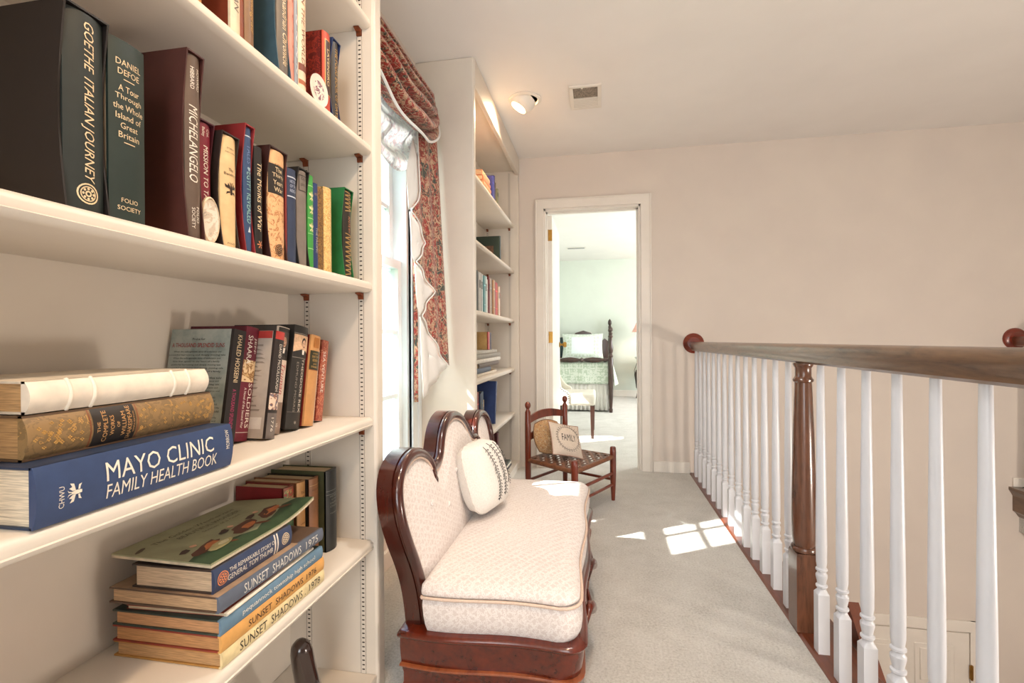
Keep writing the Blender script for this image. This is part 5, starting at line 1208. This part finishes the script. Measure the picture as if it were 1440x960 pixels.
edge_ = smooth_path([(PX0 + .19, .345), (PX0 + .19, .462), (PX0 + .125, .492), (PX0 + .072, .553), (PX0 + .022, .675), (PX0 - .026, .885)], 2)
acc = 0; last = edge_[0]
for k in range(1, len(edge_)):
    a, b_ = Vector(edge_[k-1]), Vector(edge_[k]); Ls = (b_ - a).length; t_ = 0
    while acc + (Ls - t_) >= .021: 
        t_ += .021 - acc; acc = 0; p_ = a.lerp(b_, t_ / Ls); nh.ell((p_.x, PY0 - .013, p_.y), (.006, .004, .006), 6, 4)
    acc += Ls - t_
o = nh.build('nailheads', plain('#2c211b', .4, .5, name='nailhead'), pc, world=True); o['kind'] = 'stuff'

nsd = thing('nightstand', 'small dark nightstand with cabriole legs beside the bed', 'nightstand', (.80, 8.35, 0))
box('table_top', M_DARKW, nsd, .60, 1.05, 8.15, 8.60, .68, .71, .006, True)
box('case', M_DARKW, nsd, .63, 1.02, 8.18, 8.57, .46, .68, .003, True)
for (x, y, sx_) in ((.645, 8.20, -1), (1.005, 8.20, 1), (.645, 8.55, -1), (1.005, 8.55, 1)):
    MB().tube([(x, y, .48), (x + sx_ * .028, y, .40), (x + sx_ * .018, y, .26), (x - sx_ * .004, y, .12), (x + sx_ * .012, y, .03), (x + sx_ * .022, y, .0)], [.03, .032, .022, .015, .016, .02], 10).build('leg', M_DARKW, nsd, smooth=50, world=True)
lm = thing('table_lamp', 'lit table lamp with pink shade on the nightstand', 'lamp', (.72, 8.30, .711))
MB().lathe([(.06, 0), (.06, .015), (.02, .03), (.03, .06), (.055, .12), (.05, .18), (.02, .23), (.012, .26), (.012, .42)], (0, 0, 0), 16).build('base', plain('#cfc9c0', .3, var=.05, name='lamp_ceramic'), lm, smooth=50)
shm, t, b = newmat('lamp_shade'); b.inputs['Base Color'].default_value = lin('#d9a79c'); b.inputs['Roughness'].default_value = .8
b.inputs['Emission Color'].default_value = lin('#e8b8a0'); b.inputs['Emission Strength'].default_value = .35
MB().lathe([(.185, .42), (.075, .645)], (0, 0, 0), 28, cap=False).build('shade', shm, lm, smooth=60, world=False, solid=.003)
light('table_lamp_light', 'POINT', (.72, 8.30, 1.20), 5, (1, .8, .6), .04)
MB().tube([(.60, 8.16, .62), (.56, 8.15, .5), (.58, 8.16, .35), (.60, 8.3, .2)], .004, 6).build('lamp_cord', M_BLACK, lm).matrix_parent_inverse = Matrix.Translation((-.72, -8.30, -.711))
bv = thing('ceiling_vent', 'thin white bedroom ceiling vent seen through the doorway', 'vent', (-.35, 7.6, CH)); 
MB().box(-.15, .15, -.05, .05, -.008, -.0005).build('frame', M_TRIM, bv, bevel=.002, smooth=40)
for k in range(4): MB().box(-.13, .13, -.04 + k * .022, -.028 + k * .022, -.011, -.0082).build('louver', plain('#9a9a98', .6, name='louver_grey'), bv)

# ================================================================== OUTSIDE
structure(MB().box(-60, -1.2, -40, 60, -3.6, -3.4).build('ground', plain('#6f8a55', .9, var=.3, scale=2, bmp=0, name='lawn')), 'lawn below the window')
def tree(label, loc, h, spread, nleaf, hexc, seed):
    rnd = random.Random(seed); t = thing('tree', label, 'tree', loc, group='trees outside the window')
    tr = MB().tube([(0, 0, 0), (.1, .05, h * .3), (-.05, .1, h * .6), (.05, 0, h * .9)], [.22, .17, .11, .03], 8)
    for k in range(9):
        a = rnd.uniform(0, 6.28); z0 = h * rnd.uniform(.35, .8); L_ = spread * rnd.uniform(.5, .9)
        tr.tube([(0, 0, z0), (L_ * .5 * math.cos(a), L_ * .5 * math.sin(a), z0 + L_ * .35), (L_ * math.cos(a), L_ * math.sin(a), z0 + L_ * .55)], [.07, .045, .015], 6)
    tr.build('trunk', plain('#5a4a3a', .9, var=.3, scale=12, bmp=.5, name='bark'), t, smooth=60)
    lf = MB(); cl = [(rnd.uniform(-1, 1) * spread * .75, rnd.uniform(-1, 1) * spread * .75, h * rnd.uniform(.45, 1.0)) for _k in range(34)]
    for k in range(nleaf):
        c = rnd.choice(cl); r_ = spread * .30
        p_ = Vector((c[0] + rnd.gauss(0, r_ * .6), c[1] + rnd.gauss(0, r_ * .6), c[2] + rnd.gauss(0, r_ * .5)))
        d_ = Vector((rnd.gauss(0, 1), rnd.gauss(0, 1), rnd.gauss(0, 1))).normalized(); e_ = d_.orthogonal().normalized(); s_ = rnd.uniform(.07, .13)
        lf.add([p_ - d_ * s_, p_ + e_ * s_ * .45, p_ + d_ * s_, p_ - e_ * s_ * .45], [(0, 1, 2, 3)])
    m = bpy.data.materials.get('leaf_' + hexc) or plain(hexc, .6, var=.3, scale=3, bmp=0, name='leaf')
    o = lf.build('foliage', m, t); o['kind'] = 'stuff'
tree('broad leafy tree beyond the window, nearest the house', (-5.6, 9.4, -3.4), 7.5, 2.4, 5200, '#7f9a62', 3)
tree('second leafy tree farther off beyond the window', (-9.5, 15.5, -3.4), 9.0, 3.2, 5200, '#8aa572', 4)
tree('leafy tree on the sunny side of the house', (-7.4, -2.2, -3.4), 8.2, 2.3, 3400, '#7f9a62', 5)
